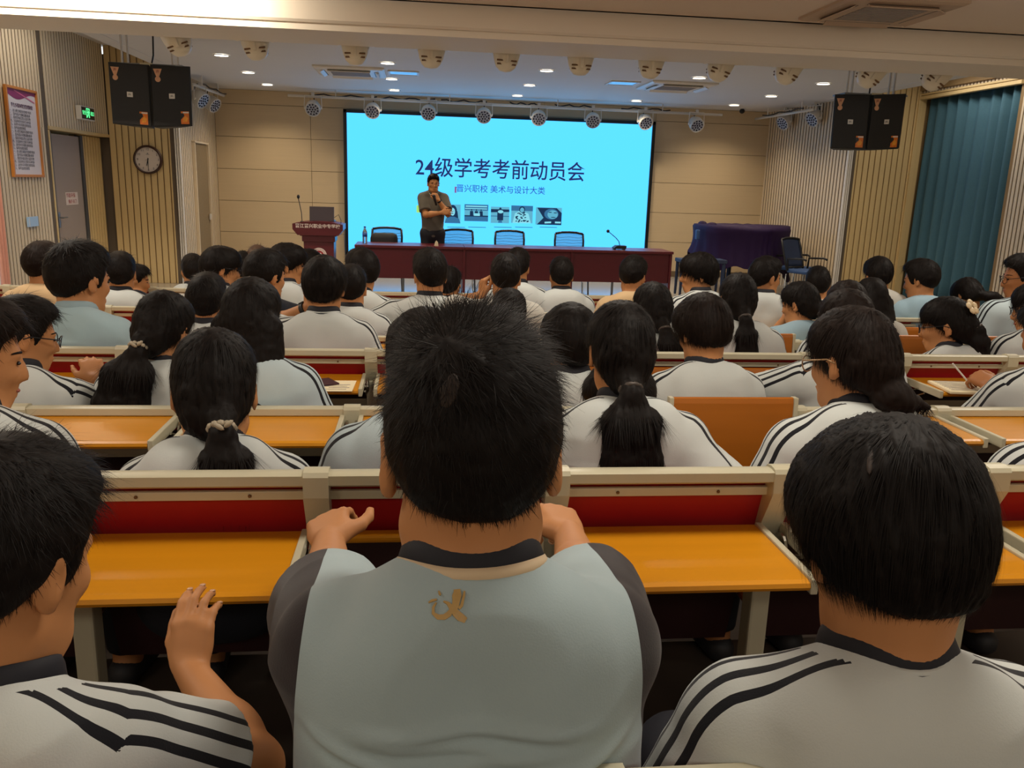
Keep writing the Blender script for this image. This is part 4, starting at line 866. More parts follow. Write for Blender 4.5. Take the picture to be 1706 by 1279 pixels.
        for ax in range(3):
            o = [(1, 2), (2, 0), (0, 1)][ax]; s0 = [slice(1, -1)] * 3; s1 = [slice(1, -1)] * 3; s0[ax] = slice(0, -1); s1[ax] = slice(1, None)
            A, B = S[tuple(s0)], S[tuple(s1)]
            for sg in (0, 1):
                e = np.argwhere((A & ~B) if sg == 0 else (~A & B))
                if not len(e): continue
                for q in o: e[:, q] += 1
                u, v = np.zeros(3, int), np.zeros(3, int); u[o[0]] = 1; v[o[1]] = 1
                q4 = [ids[tuple((e - a).T)] for a in (u + v, v, 0 * u, u)]
                if sg == 1: q4 = q4[::-1]
                q4 = np.stack(q4, 1); Q.append(q4[(q4 >= 0).all(1)])
        return P, np.concatenate(Q)[:, ::-1]
def vnormals(P, Q):
    n = np.zeros_like(P); a, b, c, d = [P[Q[:, i]] for i in range(4)]; fn = np.cross(c - a, d - b)
    for i in range(4): np.add.at(n, Q[:, i], fn)
    L = np.linalg.norm(n, axis=1, keepdims=True); n /= np.maximum(L, 1e-12)
    return n
def tomesh(name, P, Q, m, parent=None, attrs=None, smooth=True, flip=False):
    me = bpy.data.meshes.new(name); nq = len(Q); k = Q.shape[1]
    me.vertices.add(len(P)); me.vertices.foreach_set('co', np.asarray(P, np.float32).ravel())
    me.loops.add(nq * k); me.loops.foreach_set('vertex_index', np.asarray(Q, np.int32).ravel())
    me.polygons.add(nq); me.polygons.foreach_set('loop_start', np.arange(0, nq * k, k, dtype=np.int32)); me.polygons.foreach_set('use_smooth', np.ones(nq, bool))
    for an, av in (attrs or {}).items():
        at_ = me.attributes.new(an, 'FLOAT', 'POINT'); at_.data.foreach_set('value', np.asarray(av, np.float32))
    me.materials.append(m); me.update(); me.validate()
    o = bpy.data.objects.new(name, me); COL.objects.link(o)
    if parent is not None: o.parent = parent
    return o
def orient(P, Q):
    """make the faces point outwards (positive signed volume)"""
    a, b, c, d = [P[Q[:, i]] for i in range(4)]; vol = (np.einsum('ij,ij->i', a, np.cross(b, c)) + np.einsum('ij,ij->i', a, np.cross(c, d))).sum()
    return Q if vol > 0 else Q[:, ::-1]
# materials for people
M_SKIN = mat('skin', 'b98052', .55, spec=.35, noise=(9, .08)); M_SKIN2 = mat('skin_tan', 'a66c40', .55, spec=.35, noise=(9, .08))
def hairmat(name, col, rough=.6):
    m = mat(name, col, rough, spec=.15, noise=(70, .35)); return m
M_HAIR = hairmat('hair_black', '130e0c'); M_HAIRB = hairmat('hair_brown', '1a110d')
M_TROUS = mat('trousers_navy', '10131f', .8, noise=(20, .15)); M_SHOE = mat('shoe_dark', '26262a', .6, noise=(9, .1))
M_COLLAR = mat('collar_navy', '14151f', .75, noise=(60, .15)); M_EYE = mat('eye_dark', '1a1210', .25, noise=(9, .05)); M_LIP = mat('lip', '9a5340', .5, noise=(9, .05))
def shirtmat(name, body, sleeve=None, stripe='16171d', band=None):
    if name in MATS: return MATS[name]
    m = mat(name, body, .82, spec=.2, sheen=.15); nt = m.node_tree; L = nt.links; b = nt.nodes['Principled BSDF']
    def attr(n): a = nt.nodes.new('ShaderNodeAttribute'); a.attribute_name = n; return a.outputs['Fac']
    def mth(op, a, c=None):
        n = nt.nodes.new('ShaderNodeMath'); n.operation = op
        for i, q in enumerate((a, c)):
            if q is None: continue
            if isinstance(q, (int, float)): n.inputs[i].default_value = q
            else: L.new(q, n.inputs[i])
        return n.outputs[0]
    def between(x, lo, hi): return mth('MULTIPLY', mth('GREATER_THAN', x, lo), mth('LESS_THAN', x, hi))
    def mix(f, c0, c1):
        x = nt.nodes.new('ShaderNodeMix'); x.data_type = 'RGBA'; L.new(f, x.inputs[0])
        if isinstance(c0, tuple): x.inputs[6].default_value = c0
        else: L.new(c0, x.inputs[6])
        x.inputs[7].default_value = c1; return x.outputs[2]
    n = nt.nodes.new('ShaderNodeTexNoise'); n.inputs['Scale'].default_value = 6; n.inputs['Detail'].default_value = 3
    tc = nt.nodes.new('ShaderNodeTexCoord'); L.new(tc.outputs['Object'], n.inputs['Vector']); c = lin(body)
    col = mix(n.outputs['Fac'], tuple(x * .94 for x in c[:3]) + (1,), tuple(min(1, x * 1.05) for x in c[:3]) + (1,))
    if sleeve: col = mix(mth('GREATER_THAN', attr('sleeve'), .0), col, lin(sleeve))
    if stripe:
        u = attr('ridge'); st = mth('ADD', mth('ADD', between(u, .002, .014), between(u, .031, .042)), between(u, -.028, -.018))
        st = mth('MULTIPLY', st, mth('GREATER_THAN', attr('outer'), .0)); col = mix(st, col, lin(stripe))
    L.new(col, b.inputs['Base Color'])
    wv = nt.nodes.new('ShaderNodeTexNoise'); wv.inputs['Scale'].default_value = 420; L.new(tc.outputs['Object'], wv.inputs['Vector'])
    bp = nt.nodes.new('ShaderNodeBump'); bp.inputs['Strength'].default_value = .12; bp.inputs['Distance'].default_value = .003; L.new(wv.outputs['Fac'], bp.inputs['Height']); L.new(bp.outputs['Normal'], b.inputs['Normal'])
    return m
SHIRT = {
    'white': lambda: shirtmat('shirt_grey_white', 'c6cbc8'), 'pale': lambda: shirtmat('shirt_pale_blue', 'b6c6cb'),
    'raglan': lambda: shirtmat('shirt_blue_grey_charcoal_sleeves', '9fb0b4', '2b2527', None, ('cbb493', .012)),
    'jacket': lambda: shirtmat('jacket_light_blue', 'a3bcc4', None, None), 'cream': lambda: shirtmat('tee_cream', 'c9ab82', None, None),
    'plain': lambda: shirtmat('tee_white', 'b9b7ae', None, None), 'navy': lambda: shirtmat('tee_navy', '141824', None, None),
    'yellow': lambda: shirtmat('top_yellow', 'c9ab58', None, None), 'blue': lambda: shirtmat('shirt_light_blue', '93aebc', None, None),
    'grey': lambda: shirtmat('polo_grey', '5f5a52', None, None)}
def rotz(a): c, s = math.cos(a), math.sin(a); return np.array([[c, -s, 0], [s, c, 0], [0, 0, 1.]])
def rotx(a): c, s = math.cos(a), math.sin(a); return np.array([[1., 0, 0], [0, c, -s], [0, s, c]])
def roty(a): c, s = math.cos(a), math.sin(a); return np.array([[c, 0, s], [0, 1., 0], [-s, 0, c]])
def unit(v): v = np.array(v, float); return v / (np.linalg.norm(v) + 1e-12)
def ik(S, T, l1, l2, pole):
    """elbow (or knee) position for a two-bone limb, clamped to reach"""
    d = T - S; D = np.linalg.norm(d); u = d / D; D = min(D, (l1 + l2) * .995); T2 = S + u * D
    a = (l1 * l1 - l2 * l2 + D * D) / (2 * D); h = math.sqrt(max(l1 * l1 - a * a, 1e-6)); p = pole - u * (pole @ u); return S + u * a + unit(p) * h, T2
def hand_prims(Wr, d, n, t, s=1.0, curl=.5, spread=.1, thumb=.6):
    """five-fingered hand: wrist Wr, pointing d, back-of-hand normal n, thumb side t"""
    d = unit(d); n = unit(n - d * (n @ d)); t = unit(np.cross(d, n)) * np.sign(np.cross(d, n) @ t + 1e-9); P = []; tips = []
    K = [(.086, .030), (.091, .0095), (.087, -.0105), (.078, -.029)]
    P.append(ell(Wr + (d * .048) * s, (.040 * s, .046 * s, .0155 * s), np.stack([t, d, n], 1), .012))
    for i, (kl, kt) in enumerate(K):
        b = Wr + (d * .012 + t * kt * .6) * s; kn = Wr + (d * kl + t * kt + n * .004) * s
        P.append(cone(b, kn, .0135 * s, .0115 * s, .010)); L = np.array([.043, .027, .021]) * s * (1, 1.08, 1.0, .8)[i]; a = 0; p = kn
        sd = unit(d + t * spread * (1.2, .4, -.4, -1.2)[i])
        for j in range(3):
            a += curl * (.75, 1.05, .7)[j] * (1, 1.05, 1.1, 1.15)[i]; dr = sd * math.cos(a) - n * math.sin(a); q = p + dr * L[j]
            P.append(cone(p, q, (.0095, .0085, .0076)[j] * s, (.0086, .0077, .0066)[j] * s, .003 if j else .006)); p = q
        tips.append((p, dr, sd * math.sin(a) + n * math.cos(a)))
    b = Wr + (d * .022 + t * .022 - n * .004) * s; q = b + unit(d * .75 + t * (.5 + thumb * .5) - n * .25) * .042 * s; r = q + unit(d * .9 + t * thumb * .5 - n * .15) * .032 * s; e = r + unit(d * 1.0 + t * thumb * .2 - n * .3 * (1 - thumb)) * .026 * s
    P += [cone(b, q, .0165 * s, .0125 * s, .012), cone(q, r, .0118 * s, .0105 * s, .004), cone(r, e, .0105 * s, .008 * s, .003)]
    return P, tips
def head_prims(O, R, s, girl=False):
    T = lambda *p: O + R @ (np.array(p) * s); P = []
    P.append(ell(T(0, -.008, .022), np.array([.075, .095, .092]) * s, R, .02)); P.append(ell(T(0, .030, -.035), np.array([.062, .062, .082]) * s, R, .03))
    P.append(ell(T(0, .052, -.092), np.array([.036, .040, .028]) * s, R, .035)); P.append(cone(T(-.045, .0, -.075), T(-.02, .06, -.1), .022 * s, .018 * s, .03)); P.append(cone(T(.045, .0, -.075), T(.02, .06, -.1), .022 * s, .018 * s, .03))
    P.append(cone(T(0, .092, .0), T(0, .109, -.037), .0085 * s, .0125 * s, .012)); P.append(cone(T(-.011, .098, -.041), T(.011, .098, -.041), .008 * s, .008 * s, .008))
    P.append(cone(T(-.034, .082, .013), T(.034, .082, .013), .011 * s, .011 * s, .015)); P.append(cone(T(-.03, .075, -.03), T(.03, .075, -.03), .02 * s, .02 * s, .02))
    P.append(cone(T(-.017, .094, -.066), T(.017, .094, -.066), .0075 * s, .0075 * s, .007)); P.append(cone(T(-.013, .093, -.077), T(.013, .093, -.077), .0075 * s, .0075 * s, .007))
    for sg in (-1, 1):
        Re = R @ rotz(sg * -.35) @ rotx(-.12)
        P.append(ell(T(sg * .080, -.012, -.012), np.array([.0075, .019, .031]) * s, Re, .008)); P.append(ell(T(sg * .079, -.008, -.036), np.array([.007, .010, .013]) * s, Re, .006))
    return P
def person(label, hp, fl, yaw=0, byaw=None, s=1.0, pitch=12, roll=0, hair='short', shirt='white', h=.013, hh=None, lean=(0, 0), sw=1.0, arms=(None, None), tail=None,
           strands=0, group=None, collar=None, glasses=None, tie=None, clip=None, standing=False, hairm=None, skin=None, watch=None, bulk=1.0, fold=None, nh=-.015, crown=(.012, -.055, .125), thick=1.0, blob=.02, spiky=False, sleeves=.72, hipy=None, bs=None, cw=1.12, shd=.070):
    """hp: centre of the hair/head mass (world). yaw>0 turns the head to the person's right."""
    byaw = yaw * .35 if byaw is None else byaw; yb = math.radians(byaw); Rb = rotz(-yb); hh = hh or h; hairm = hairm or M_HAIR; skin = skin or M_SKIN
    bs = bs or 1 + (s - 1) * .35
    Ow = np.array(hp, float) - V(0, 0, blob * s); Rh = rotz(-math.radians(yaw - byaw)) @ rotx(-math.radians(pitch)) @ roty(math.radians(roll))
    nk = V(lean[0] * .25, -.045, -.150 - nh) * s                                  # head -> base of neck
    hz = (.92 if standing else .50)
    hipoff = V(lean[0], lean[1] if standing else .02 + lean[1], 0)              # base of neck ahead of the hips
    loc = Ow + Rb @ (nk - hipoff * V(1, 1, 0)); loc[2] = fl
    if hipy is not None: loc[1] = hipy
    tl = lambda w: Rb.T @ (np.array(w, float) - loc)
    O = tl(Ow); N = O + nk; H = V(0, 0, hz)
    root = None
    skinP = head_prims(O, Rh, s); nr = .054 * s if 'girl' not in hair else .046 * s
    skinP.append(cone(O + Rh @ V(0, -.018, -.055) * s, N + V(0, .012, -.02) * s, nr, nr * 1.12, .03))
    sp = unit(N - H); xs_ = unit(np.cross(V(0, 1, 0), sp)) * 1.0; ys_ = np.cross(sp, xs_); Rt = np.stack([xs_, ys_, sp], 1)
    if Rt[0, 0] < 0: Rt[:, 0] *= -1
    L = np.linalg.norm(N - H); at_ = lambda t, y=0: H + (N - H) * t + ys_ * y
    w = bs * sw; b = bulk
    sh = [N + xs_ * sg * .150 * w + V(0, .012, 0) * bs - sp * shd * bs for sg in (-1, 1)] if xs_[0] > 0 else [N - xs_ * sg * .150 * w + V(0, .012, 0) * bs - sp * shd * bs for sg in (-1, 1)]
    torso = [ell(at_(.61, -.004), V(.150 * w * cw, .098 * bs * b, .37 * L), Rt, .05), ell(at_(.30, .0), V(.138 * w * (cw * .8 + .2), .100 * bs * b, .36 * L), Rt, .05), ell(H + V(0, .0, .0), V(.160 * w, .118 * bs * b, .115 * bs), None, .05)]
    torso.append(ell(N + V(0, -.036, -.022) * bs, V(.088 * w, .054 * bs, .052 * bs), None, .04))
    for sg, S in zip((-1, 1), sh):
        torso += [cone(N + V(sg * .02, -.004, -.012) * bs, S + V(0, 0, .012) * bs, .046 * bs, .050 * bs, .035), ell(at_(.80, -.045) + xs_ * np.sign(xs_[0]) * sg * .075 * w, V(.075 * w, .055 * bs, .10 * bs), Rt, .04)]
    skinT = torso
    # arms
    sleeve = []; armP = []; nails = []; el_w = []
    for sg, S, A in zip((-1, 1), sh, arms):
        A = A or {}
        tgt = tl(A['hand']) if 'hand' in A else V(sg * .09, N[1] + .20 * bs, .61) if not standing else S + V(sg * .05, .05, -.5)
        pole = Rb.T @ np.array(A['pole'], float) if 'pole' in A else V(sg * .55, -.15, -1.0)
        l1, l2 = .285 * bs * A.get('len', 1), .25 * bs * A.get('len', 1); E, T = ik(S, tgt, l1, l2, pole)
        armP += [cone(S, E, .050 * bs * b, .040 * bs, .03), cone(E, E + (T - E) * .35, .041 * bs, .041 * bs, .02), cone(E + (T - E) * .3, T, .041 * bs, .0265 * bs, .02)]
        hd = unit(Rb.T @ np.array(A['dir'], float)) if 'dir' in A else unit((T - E) + V(0, .1, -.02)); hn = Rb.T @ np.array(A.get('n', (0, -.25, 1)), float); ht = Rb.T @ np.array(A.get('t', (-sg, 0, 0)), float)
        hp_, tips = hand_prims(T - hd * .004, hd, hn, ht, bs * A.get('hs', 1.0), A.get('curl', .45), A.get('spread', .12), A.get('thumb', .6)); armP += hp_
        nails.append(tips); el_w.append((S, E, T))
        sleeve.append(cone(S + (E - S) * .02 - V(0, 0, .004), E, .064 * bs * b, .058 * bs, .035)); e2 = S + (E - S) * sleeves
        sleeve.append(('k', S + (E - S) * .1, e2, .066 * bs * b, .070 * bs * b, .035))
        sleeve.pop(-2)
    # legs
    legs = []
    for sg in (-1, 1):
        hj = H + V(sg * .085 * w, 0, -.01)
        if standing: kn, an = hj + V(sg * .01, .01, -.42), V(hj[0] + sg * .02, -.01, .09)
        else: kn = hj + V(sg * .03, .40, .0); an = V(kn[0], kn[1] + .02, .09)
        legs += [cone(hj, kn, .080 * bs * b, .058 * bs, .04), cone(kn, an, .057 * bs, .042 * bs, .03)]
        legs.append(('foot', an))
    legP = [p for p in legs if p[0] != 'foot']; feet = [cone(p[1] + V(0, -.03, -.05), p[1] + V(0, .13, -.062), .036, .030, .03) for p in legs if p[0] == 'foot']
    G = Grid(skinP + armP + skinT + legP + feet, h)
    for sg in (-1, 1): G.carve(ell(O + Rh @ V(sg * .031, .099, -.003) * s, np.array([.016, .012, .010]) * s, Rh, .008)); G.carve(ell(O + Rh @ V(sg * .0905, -.006, -.008) * s, np.array([.006, .010, .017]) * s, Rh, .004))
    P, Q = G.mesh(); Q = orient(P, Q)
    root = tomesh('person', P, Q, skin); root.location = loc; root.rotation_euler = (0, 0, -yb); tag(root, label, 'person', group); root['_o'] = [0, 0, 0]
    # eyes, brows, lips, where a face shows
    if abs(yaw) > 25:
        for sg in (-1, 1):
            e = MB(); e.ball(O + Rh @ V(sg * .031, .0895, -.003) * s, np.array([.0095, .006, .0046]) * s, 10, Rh); e.build('eye', M_EYE, root, True)
            e = MB(); e.tube([O + Rh @ V(sg * (.015 + .012 * k), .0945 - .003 * k * k * .8, .018 + .003 * math.sin(k)) * s for k in range(4)], [.002, .0035, .003, .0015], 6); e.build('eyebrow', hairm, root, True)
        e = MB(); e.tube([O + Rh @ V(-.018 + .009 * k, .100 - .002 * abs(k - 2), -.071 + .001 * abs(k - 2)) * s for k in range(5)], [.002, .0045, .005, .0045, .002], 6); e.build('lips', M_LIP, root, True)
    # shirt
    inf = .011; cloth = torso + sleeve
    GS = Grid(cloth, max(h * .8, .0045), inf)
    zc = H[2] - (.10 if not standing else .15)
    GS.cut(lambda X, Y, Z: (zc - Z) + 0 * X + 0 * Y, .01)
    ax = unit(O - N + V(0, -.01, 0)); nc = N + V(0, .018, .0) * s
    GS.carve(cone(nc - ax * .012, nc + ax * .2, nr + .004, nr + .004, .008))
    P, Q = GS.mesh(); Q = orient(P, Q); n = vnormals(P, Q)
    am = .0032 if fold is None else fold; q = P * V(7, 7, 16) + V(hash(label) % 97, 3, 5); f = (1 - np.abs(vnoise(q, 3)) * 2) * .6 + vnoise(P * V(14, 14, 10) + 7, 5) * .5
    tk = np.clip((P[:, 2] - zc) * 6, 0, 1); P = P + n * (am * f * tk)[:, None]
    if fold and fold > .004:                                                     # long drag folds across the back
        rgf = random.Random(len(label)); back = np.clip((N[1] + .0 - P[:, 1]) * 25, 0, 1)
        for k in range(11):
            z0 = N[2] - .095 - .020 * k - rgf.uniform(0, .010); x0 = rgf.uniform(-.07, .07); wx = rgf.uniform(.06, .14); sl_ = rgf.uniform(-.10, .10); cv = rgf.uniform(-.6, .9)
            zz = z0 + sl_ * (P[:, 0] - x0) + cv * (P[:, 0] - x0) ** 2; e = (P[:, 2] - zz); ex = np.exp(-((P[:, 0] - x0) / wx) ** 4)
            P = P + n * ((fold / .007) * .0080 * back * ex * (np.exp(-(e / .0075) ** 2) - .8 * np.exp(-((e + .013) / .009) ** 2)))[:, None]
    ridge = np.full(len(P), -9.); outer = np.full(len(P), -1.); best = np.full(len(P), 9.); slv = np.full(len(P), -1.)
    for sg, (S, E, T) in zip((-1, 1), el_w):
        top = S + V(sg * .035, 0, .058) * s; segs = [(N + V(sg * .055, 0, .015) * s, top, V(0, 0, 1)), (top, E + unit(V(sg, 0, 0)) * .05, V(sg, 0, .3))]
        for a, c, od in segs:
            d = c - a; t = np.clip(((P - a) @ d) / (d @ d), 0, 1); r = P - (a + t[:, None] * d); D = np.linalg.norm(r, axis=1); du = unit(d); bk = V(0, -1, 0) - du * (-du[1]); bk = unit(bk)
            oo = od - du * (od @ du); oo = unit(oo); m_ = (D < best) & (P[:, 0] * sg > 0); best[m_] = D[m_]; ridge[m_] = (r @ bk)[m_]; outer[m_] = ((r @ oo) + .042 - .5 * np.maximum(np.abs(r @ bk) - .03, 0))[m_]
        d = E - S; t = np.clip(((P - S) @ d) / (d @ d), -.2, 1); da = np.linalg.norm(P - (S + t[:, None] * d), axis=1) - .075 * s
        sx = P[:, 0] * sg - (sg * S[0] + .042 + .10 * np.clip((S[2] + .03 - P[:, 2]), -.3, .25)); m_ = P[:, 0] * sg > 0; slv[m_] = np.minimum(sx, .03 - da * .6)[m_]
    rr_ = np.linalg.norm((P - nc) - ((P - nc) @ ax)[:, None] * ax, axis=1); hh_ = (P - nc) @ ax
    ring = np.hypot(rr_ - .089 * s, hh_ + .014 * s) * np.where((rr_ < .089 * s) & (hh_ > -.014 * s), -1, 1)
    outer = np.minimum(outer, ring - .012)
    so = tomesh('shirt', P, Q, SHIRT[shirt](), root, {'ridge': ridge, 'outer': outer, 'sleeve': slv, 'ring': ring})
    # trousers and shoes
    GT = Grid([cone(p[1], p[2], p[3], p[4], p[5]) for p in legP] + [torso[2]], max(h, .012), .012); GT.cut(lambda X, Y, Z: (.10 - Z) + 0 * X + 0 * Y, .005)
    P, Q = GT.mesh(); tomesh('trousers', P, orient(P, Q), M_TROUS, root)
    for ft in feet:
        GF = Grid([ft], max(h, .012), .009); GF.cut(lambda X, Y, Z: (.002 - Z) + 0 * X + 0 * Y, .002); P, Q = GF.mesh(); tomesh('shoe', P, orient(P, Q), M_SHOE, root)
    # collar
    if collar is None: collar = M_COLLAR if shirt in ('white', 'pale', 'raglan') else False
    if collar:
        x_ = unit(V(1, 0, 0) - ax * ax[0]); y_ = np.cross(ax, x_); n_ = 48 if h < .011 else 24; th_ = np.arange(n_) * 2 * PI / n_
        ring_dir = np.cos(th_)[:, None] * x_ + np.sin(th_)[:, None] * y_; c_ = N + V(0, .010, 0) * s
        def drop(r):                                                              # height along the neck axis at which the cloth lies, at radius r
            hh_ = np.full(n_, .07); done = np.zeros(n_, bool)
            for k in range(75):
                f_ = GS.sample(c_ + ring_dir * r + ax * hh_[:, None]); done |= f_ < 0; hh_ = np.where(done, hh_, hh_ - .002)
            hh_ = np.maximum(np.clip(hh_, -.055, .05), hh_.max() - .042)
            for k in range(4): hh_ = .5 * hh_ + .25 * (np.roll(hh_, 1) + np.roll(hh_, -1))
            return hh_
        r0 = nr + .004; r1 = nr + .019 * bs; hb = drop(r1); ht_ = np.maximum(hb + .033 * bs, .012); ht_ = .6 * ht_ + .4 * ht_.mean()
        def band(rows): 
            vs = np.concatenate([c_ + ring_dir * r + ax * z[:, None] for r, z in rows]); k = len(rows)
            return MB().add(vs, [(i * n_ + q, i * n_ + (q + 1) % n_, ((i + 1) % k) * n_ + (q + 1) % n_, ((i + 1) % k) * n_ + q) for i in range(k) for q in range(n_)])
        co_ = band([(r0, ht_ - .03), (r0 + .000, ht_ - .004), (r0 + .002, ht_), (r0 + .006, ht_ - .001), (r0 + .010, ht_ - .010), (r1, hb + .004), (r1 - .003, hb - .004)]).build('collar', collar, root, True)
        if h < .011:
            for ra, rb, mm in (((.0, .0065, mat('collar_trim_cream', 'cbb493', .7, noise=(30, .06))),) if shirt == 'raglan' else ((.0, .0035, mat('collar_trim_white', 'c4c8c4', .7, noise=(30, .06))), (.0035, .0065, collar))):
                f0, f1 = .004 - ra * 1.5, .004 - rb * 1.5; band([(r1 + ra, hb + f0), (r1 + ra + .0008, hb + f0 + .0005), (r1 + rb + .0006, hb + f1), (r1 + rb - .003, hb + f1 - .004)]).build('trim', mm, co_, True)
    # hair
    T = lambda *p: O + Rh @ (np.array(p) * s)
    hP = []; cutp = None; th = thick
    if hair in ('short', 'fade'): hP = [ell(T(0, -.010, .026), np.array([.083, .103, .108]) * s * V(th, th, 1), Rh, .02), ell(T(0, .03, .075), np.array([.070, .075, .055]) * s, Rh, .03), ell(T(0, -.05, .02), np.array([.072, .066, .085]) * s, Rh, .03)]; cutp = (.95, .012, .02)
    elif hair == 'bowl': hP = [ell(T(0, -.010, .020), np.array([.094, .112, .112]) * s * th, Rh, .02), ell(T(0, .04, .05), np.array([.084, .075, .07]) * s, Rh, .03), ell(T(0, -.05, -.01), np.array([.066, .058, .078]) * s, Rh, .03)]; cutp = (.60, .042, .03)
    elif hair.startswith('girl'):
        hP = [ell(T(0, -.010, .022), np.array([.084, .106, .106]) * s * th, Rh, .02), ell(T(0, .025, .06), np.array([.076, .08, .06]) * s, Rh, .03), ell(T(0, -.055, -.03), np.array([.066, .058, .07]) * s, Rh, .04)]; cutp = (.80, .035, .02)
    G = None
    if hP:
        m0, c0, kk = cutp
        extra = []; tailpts = []
        down = V(0, 0, -1)
        if hair == 'girl_tail':
            tz, ty, ln, rr = tail.get('z', -.035), tail.get('y', -.108), tail.get('len', .30), tail.get('r', .042); K0 = T(tail.get('x', 0), ty, tz); sx_ = tail.get('sx', 0)
            back = Rh @ V(0, -1, 0); back[2] = 0; back = unit(back)
            pts = [K0, K0 + back * .03 + down * .03, K0 + back * .045 + down * ln * .35 + V(sx_ * .4, 0, 0), K0 + back * tail.get('off', .05) + down * ln * .7 + V(sx_ * .8, 0, 0), K0 + back * tail.get('off', .05) * .9 + down * ln + V(sx_, 0, 0)]
            rs = [.020, .026, rr, rr * 1.1, rr * .45]
            for wx in (-1, 0, 1):
                for i in range(4):
                    off = lambda k: V(wx * rs[k] * .75, 0, 0) if k > 1 else V(wx * .008, 0, 0)
                    extra.append(cone(pts[i] + off(i), pts[i + 1] + off(i + 1), rs[i] * .62, rs[i + 1] * .62, .02))
            tailpts = pts; extra.append(cone(T(0, ty + .03, tz), K0, .045 * s, .022, .03))
        elif hair == 'girl_long':
            ln = tail.get('len', .36); 
            for wx in np.linspace(-1, 1, 6):
                a = T(.075 * wx, -.035 - .03 * (1 - wx * wx), -.03); c = V(a[0] * 1.0 + .02 * wx, min(N[1] - .105, a[1] - .02) + .03 * wx * wx, N[2] - .02 - ln * .35); e = V(a[0] * 1.05 + .03 * wx, c[1] - .005, N[2] - ln * (.75 + .25 * (1 - abs(wx))))
                extra += [cone(a, c, .040, .036, .03), cone(c, e, .036, .015, .03)]
            tailpts = [T(0, -.06, -.03), V(0, N[1] - .12, N[2] - .1), V(0, N[1] - .12, N[2] - ln)]
        elif hair == 'girl_bun':
            K0 = T(tail.get('x', 0), tail.get('y', -.115), tail.get('z', -.06)); extra += [ell(K0, np.array([.055, .042, .040]) * s, Rh, .02), ell(K0 + V(.03, -.01, -.015), np.array([.05, .03, .022]) * s, Rh, .015), cone(K0 + V(.05, 0, -.01), K0 + V(.1, -.01, -.03), .02, .008, .01)]
        elif hair == 'girl_pig':
            for sg in (-1, 1):
                a = T(sg * .075, -.05, -.05); extra += [cone(a, a + V(sg * .02, -.02, -.10), .026, .024, .02), cone(a + V(sg * .02, -.02, -.10), a + V(sg * .01, -.01, -.26), .024, .008, .02)]
        G = Grid(hP, max(hh * .85, .004))
        A_ = G
        def keep(X, Y, Z):
            x = Rh[0, 0] * (X - O[0]) + Rh[1, 0] * (Y - O[1]) + Rh[2, 0] * (Z - O[2]); y = Rh[0, 1] * (X - O[0]) + Rh[1, 1] * (Y - O[1]) + Rh[2, 1] * (Z - O[2]); z = Rh[0, 2] * (X - O[0]) + Rh[1, 2] * (Y - O[1]) + Rh[2, 2] * (Z - O[2])
            x, y, z = x / s, y / s, z / s; d1 = (m0 * y - c0 - z) * .75                      # tilted hairline
            d1 = np.minimum(d1, np.maximum(np.abs(y - .030 - .25 * z) - .018, -.035 - z) + .0) if hair in ('short', 'bowl') else d1   # sideburns
            if hair != 'short' and hair != 'fade': d1 = np.minimum(d1, np.maximum(.018 - z, .055 - y))                               # fringe
            d1 = np.maximum(d1, (-.112 if hair == 'short' else -.105) - z)
            return d1 * s
        G.cut(keep, kk * s)
        if extra:
            G2 = Grid(hP + extra, max(hh * .85, .004)); 
            i0 = np.round((G.lo - G2.lo) / G2.h).astype(int)
            G2.F[:] = .25
            # resample the cut cap into the larger grid
            sl, X, Y, Z = G2.block(G2.lo, G2.lo + G2.h * G2.n); best = None
            G3 = Grid(hP, G2.h); G3.lo = G2.lo; G3.n = G2.n; G3.F = np.full(G2.n, .25, np.float32)
            for p in hP: G3.union(p)
            G3.cut(keep, kk * s)
            for p in extra: G3.union(p)
            G = G3
        P, Q = G.mesh(); Q = orient(P, Q); n = vnormals(P, Q)
        cr = T(*crown); lump = vnoise(P * 38 + 3, 11) * .0022 + vnoise(P * 90, 12) * .0018
        tang = P - cr; ph = np.arctan2((P - O) @ Rh[:, 0], (P - O) @ Rh[:, 1]); lump += .0016 * np.sin(ph * 46 + 5 * vnoise(P * 20, 4)) if hair != 'short' else 0
        P = P + n * lump[:, None]
        strands = max(strands, 900) * (1 if h < .008 else 2); spk0 = spiky; spiky = spiky or hair in ('short', 'fade')
        if strands:
            rg = np.random.default_rng(abs(hash(label)) % 1000); ar = np.linalg.norm(np.cross(P[Q[:, 2]] - P[Q[:, 0]], P[Q[:, 3]] - P[Q[:, 1]]), axis=1); fi = rg.choice(len(Q), strands, p=ar / ar.sum())
            wts = rg.dirichlet((1, 1, 1, 1), strands); p0 = (P[Q[fi]] * wts[:, :, None]).sum(1); n0 = n[Q[fi]].mean(1); n0 /= np.linalg.norm(n0, axis=1, keepdims=True)
            loc_ = (p0 - O) @ Rh / s; top = np.clip((loc_[:, 2] - .02) / .09, 0, 1)
            K = 5; 
            low = np.clip((loc_[:, 2] + .085) / .07, .12, 1); Ls = (.014 + .026 * top) * rg.uniform(.5, 1.3, strands) if spiky else .075 * rg.uniform(.4, 1.1, strands) * np.where(loc_[:, 2] < -.11, 1, low)
            lift = (((.10 + .16 * top) if spk0 else .10 + .05 * top) if spiky else .05 * np.ones(strands)) * rg.uniform(.4, 1.5, strands)
            wd = (.00045 if hh < .007 else .0008 if hh < .010 else .0013) * rg.uniform(.7, 1.3, strands)
            isn = loc_[:, 2] < -.09; p = p0 - n0 * .002; pts = [p]; rnd = rg.normal(0, .28 if spiky else .10, (strands, 3)); nn = n0
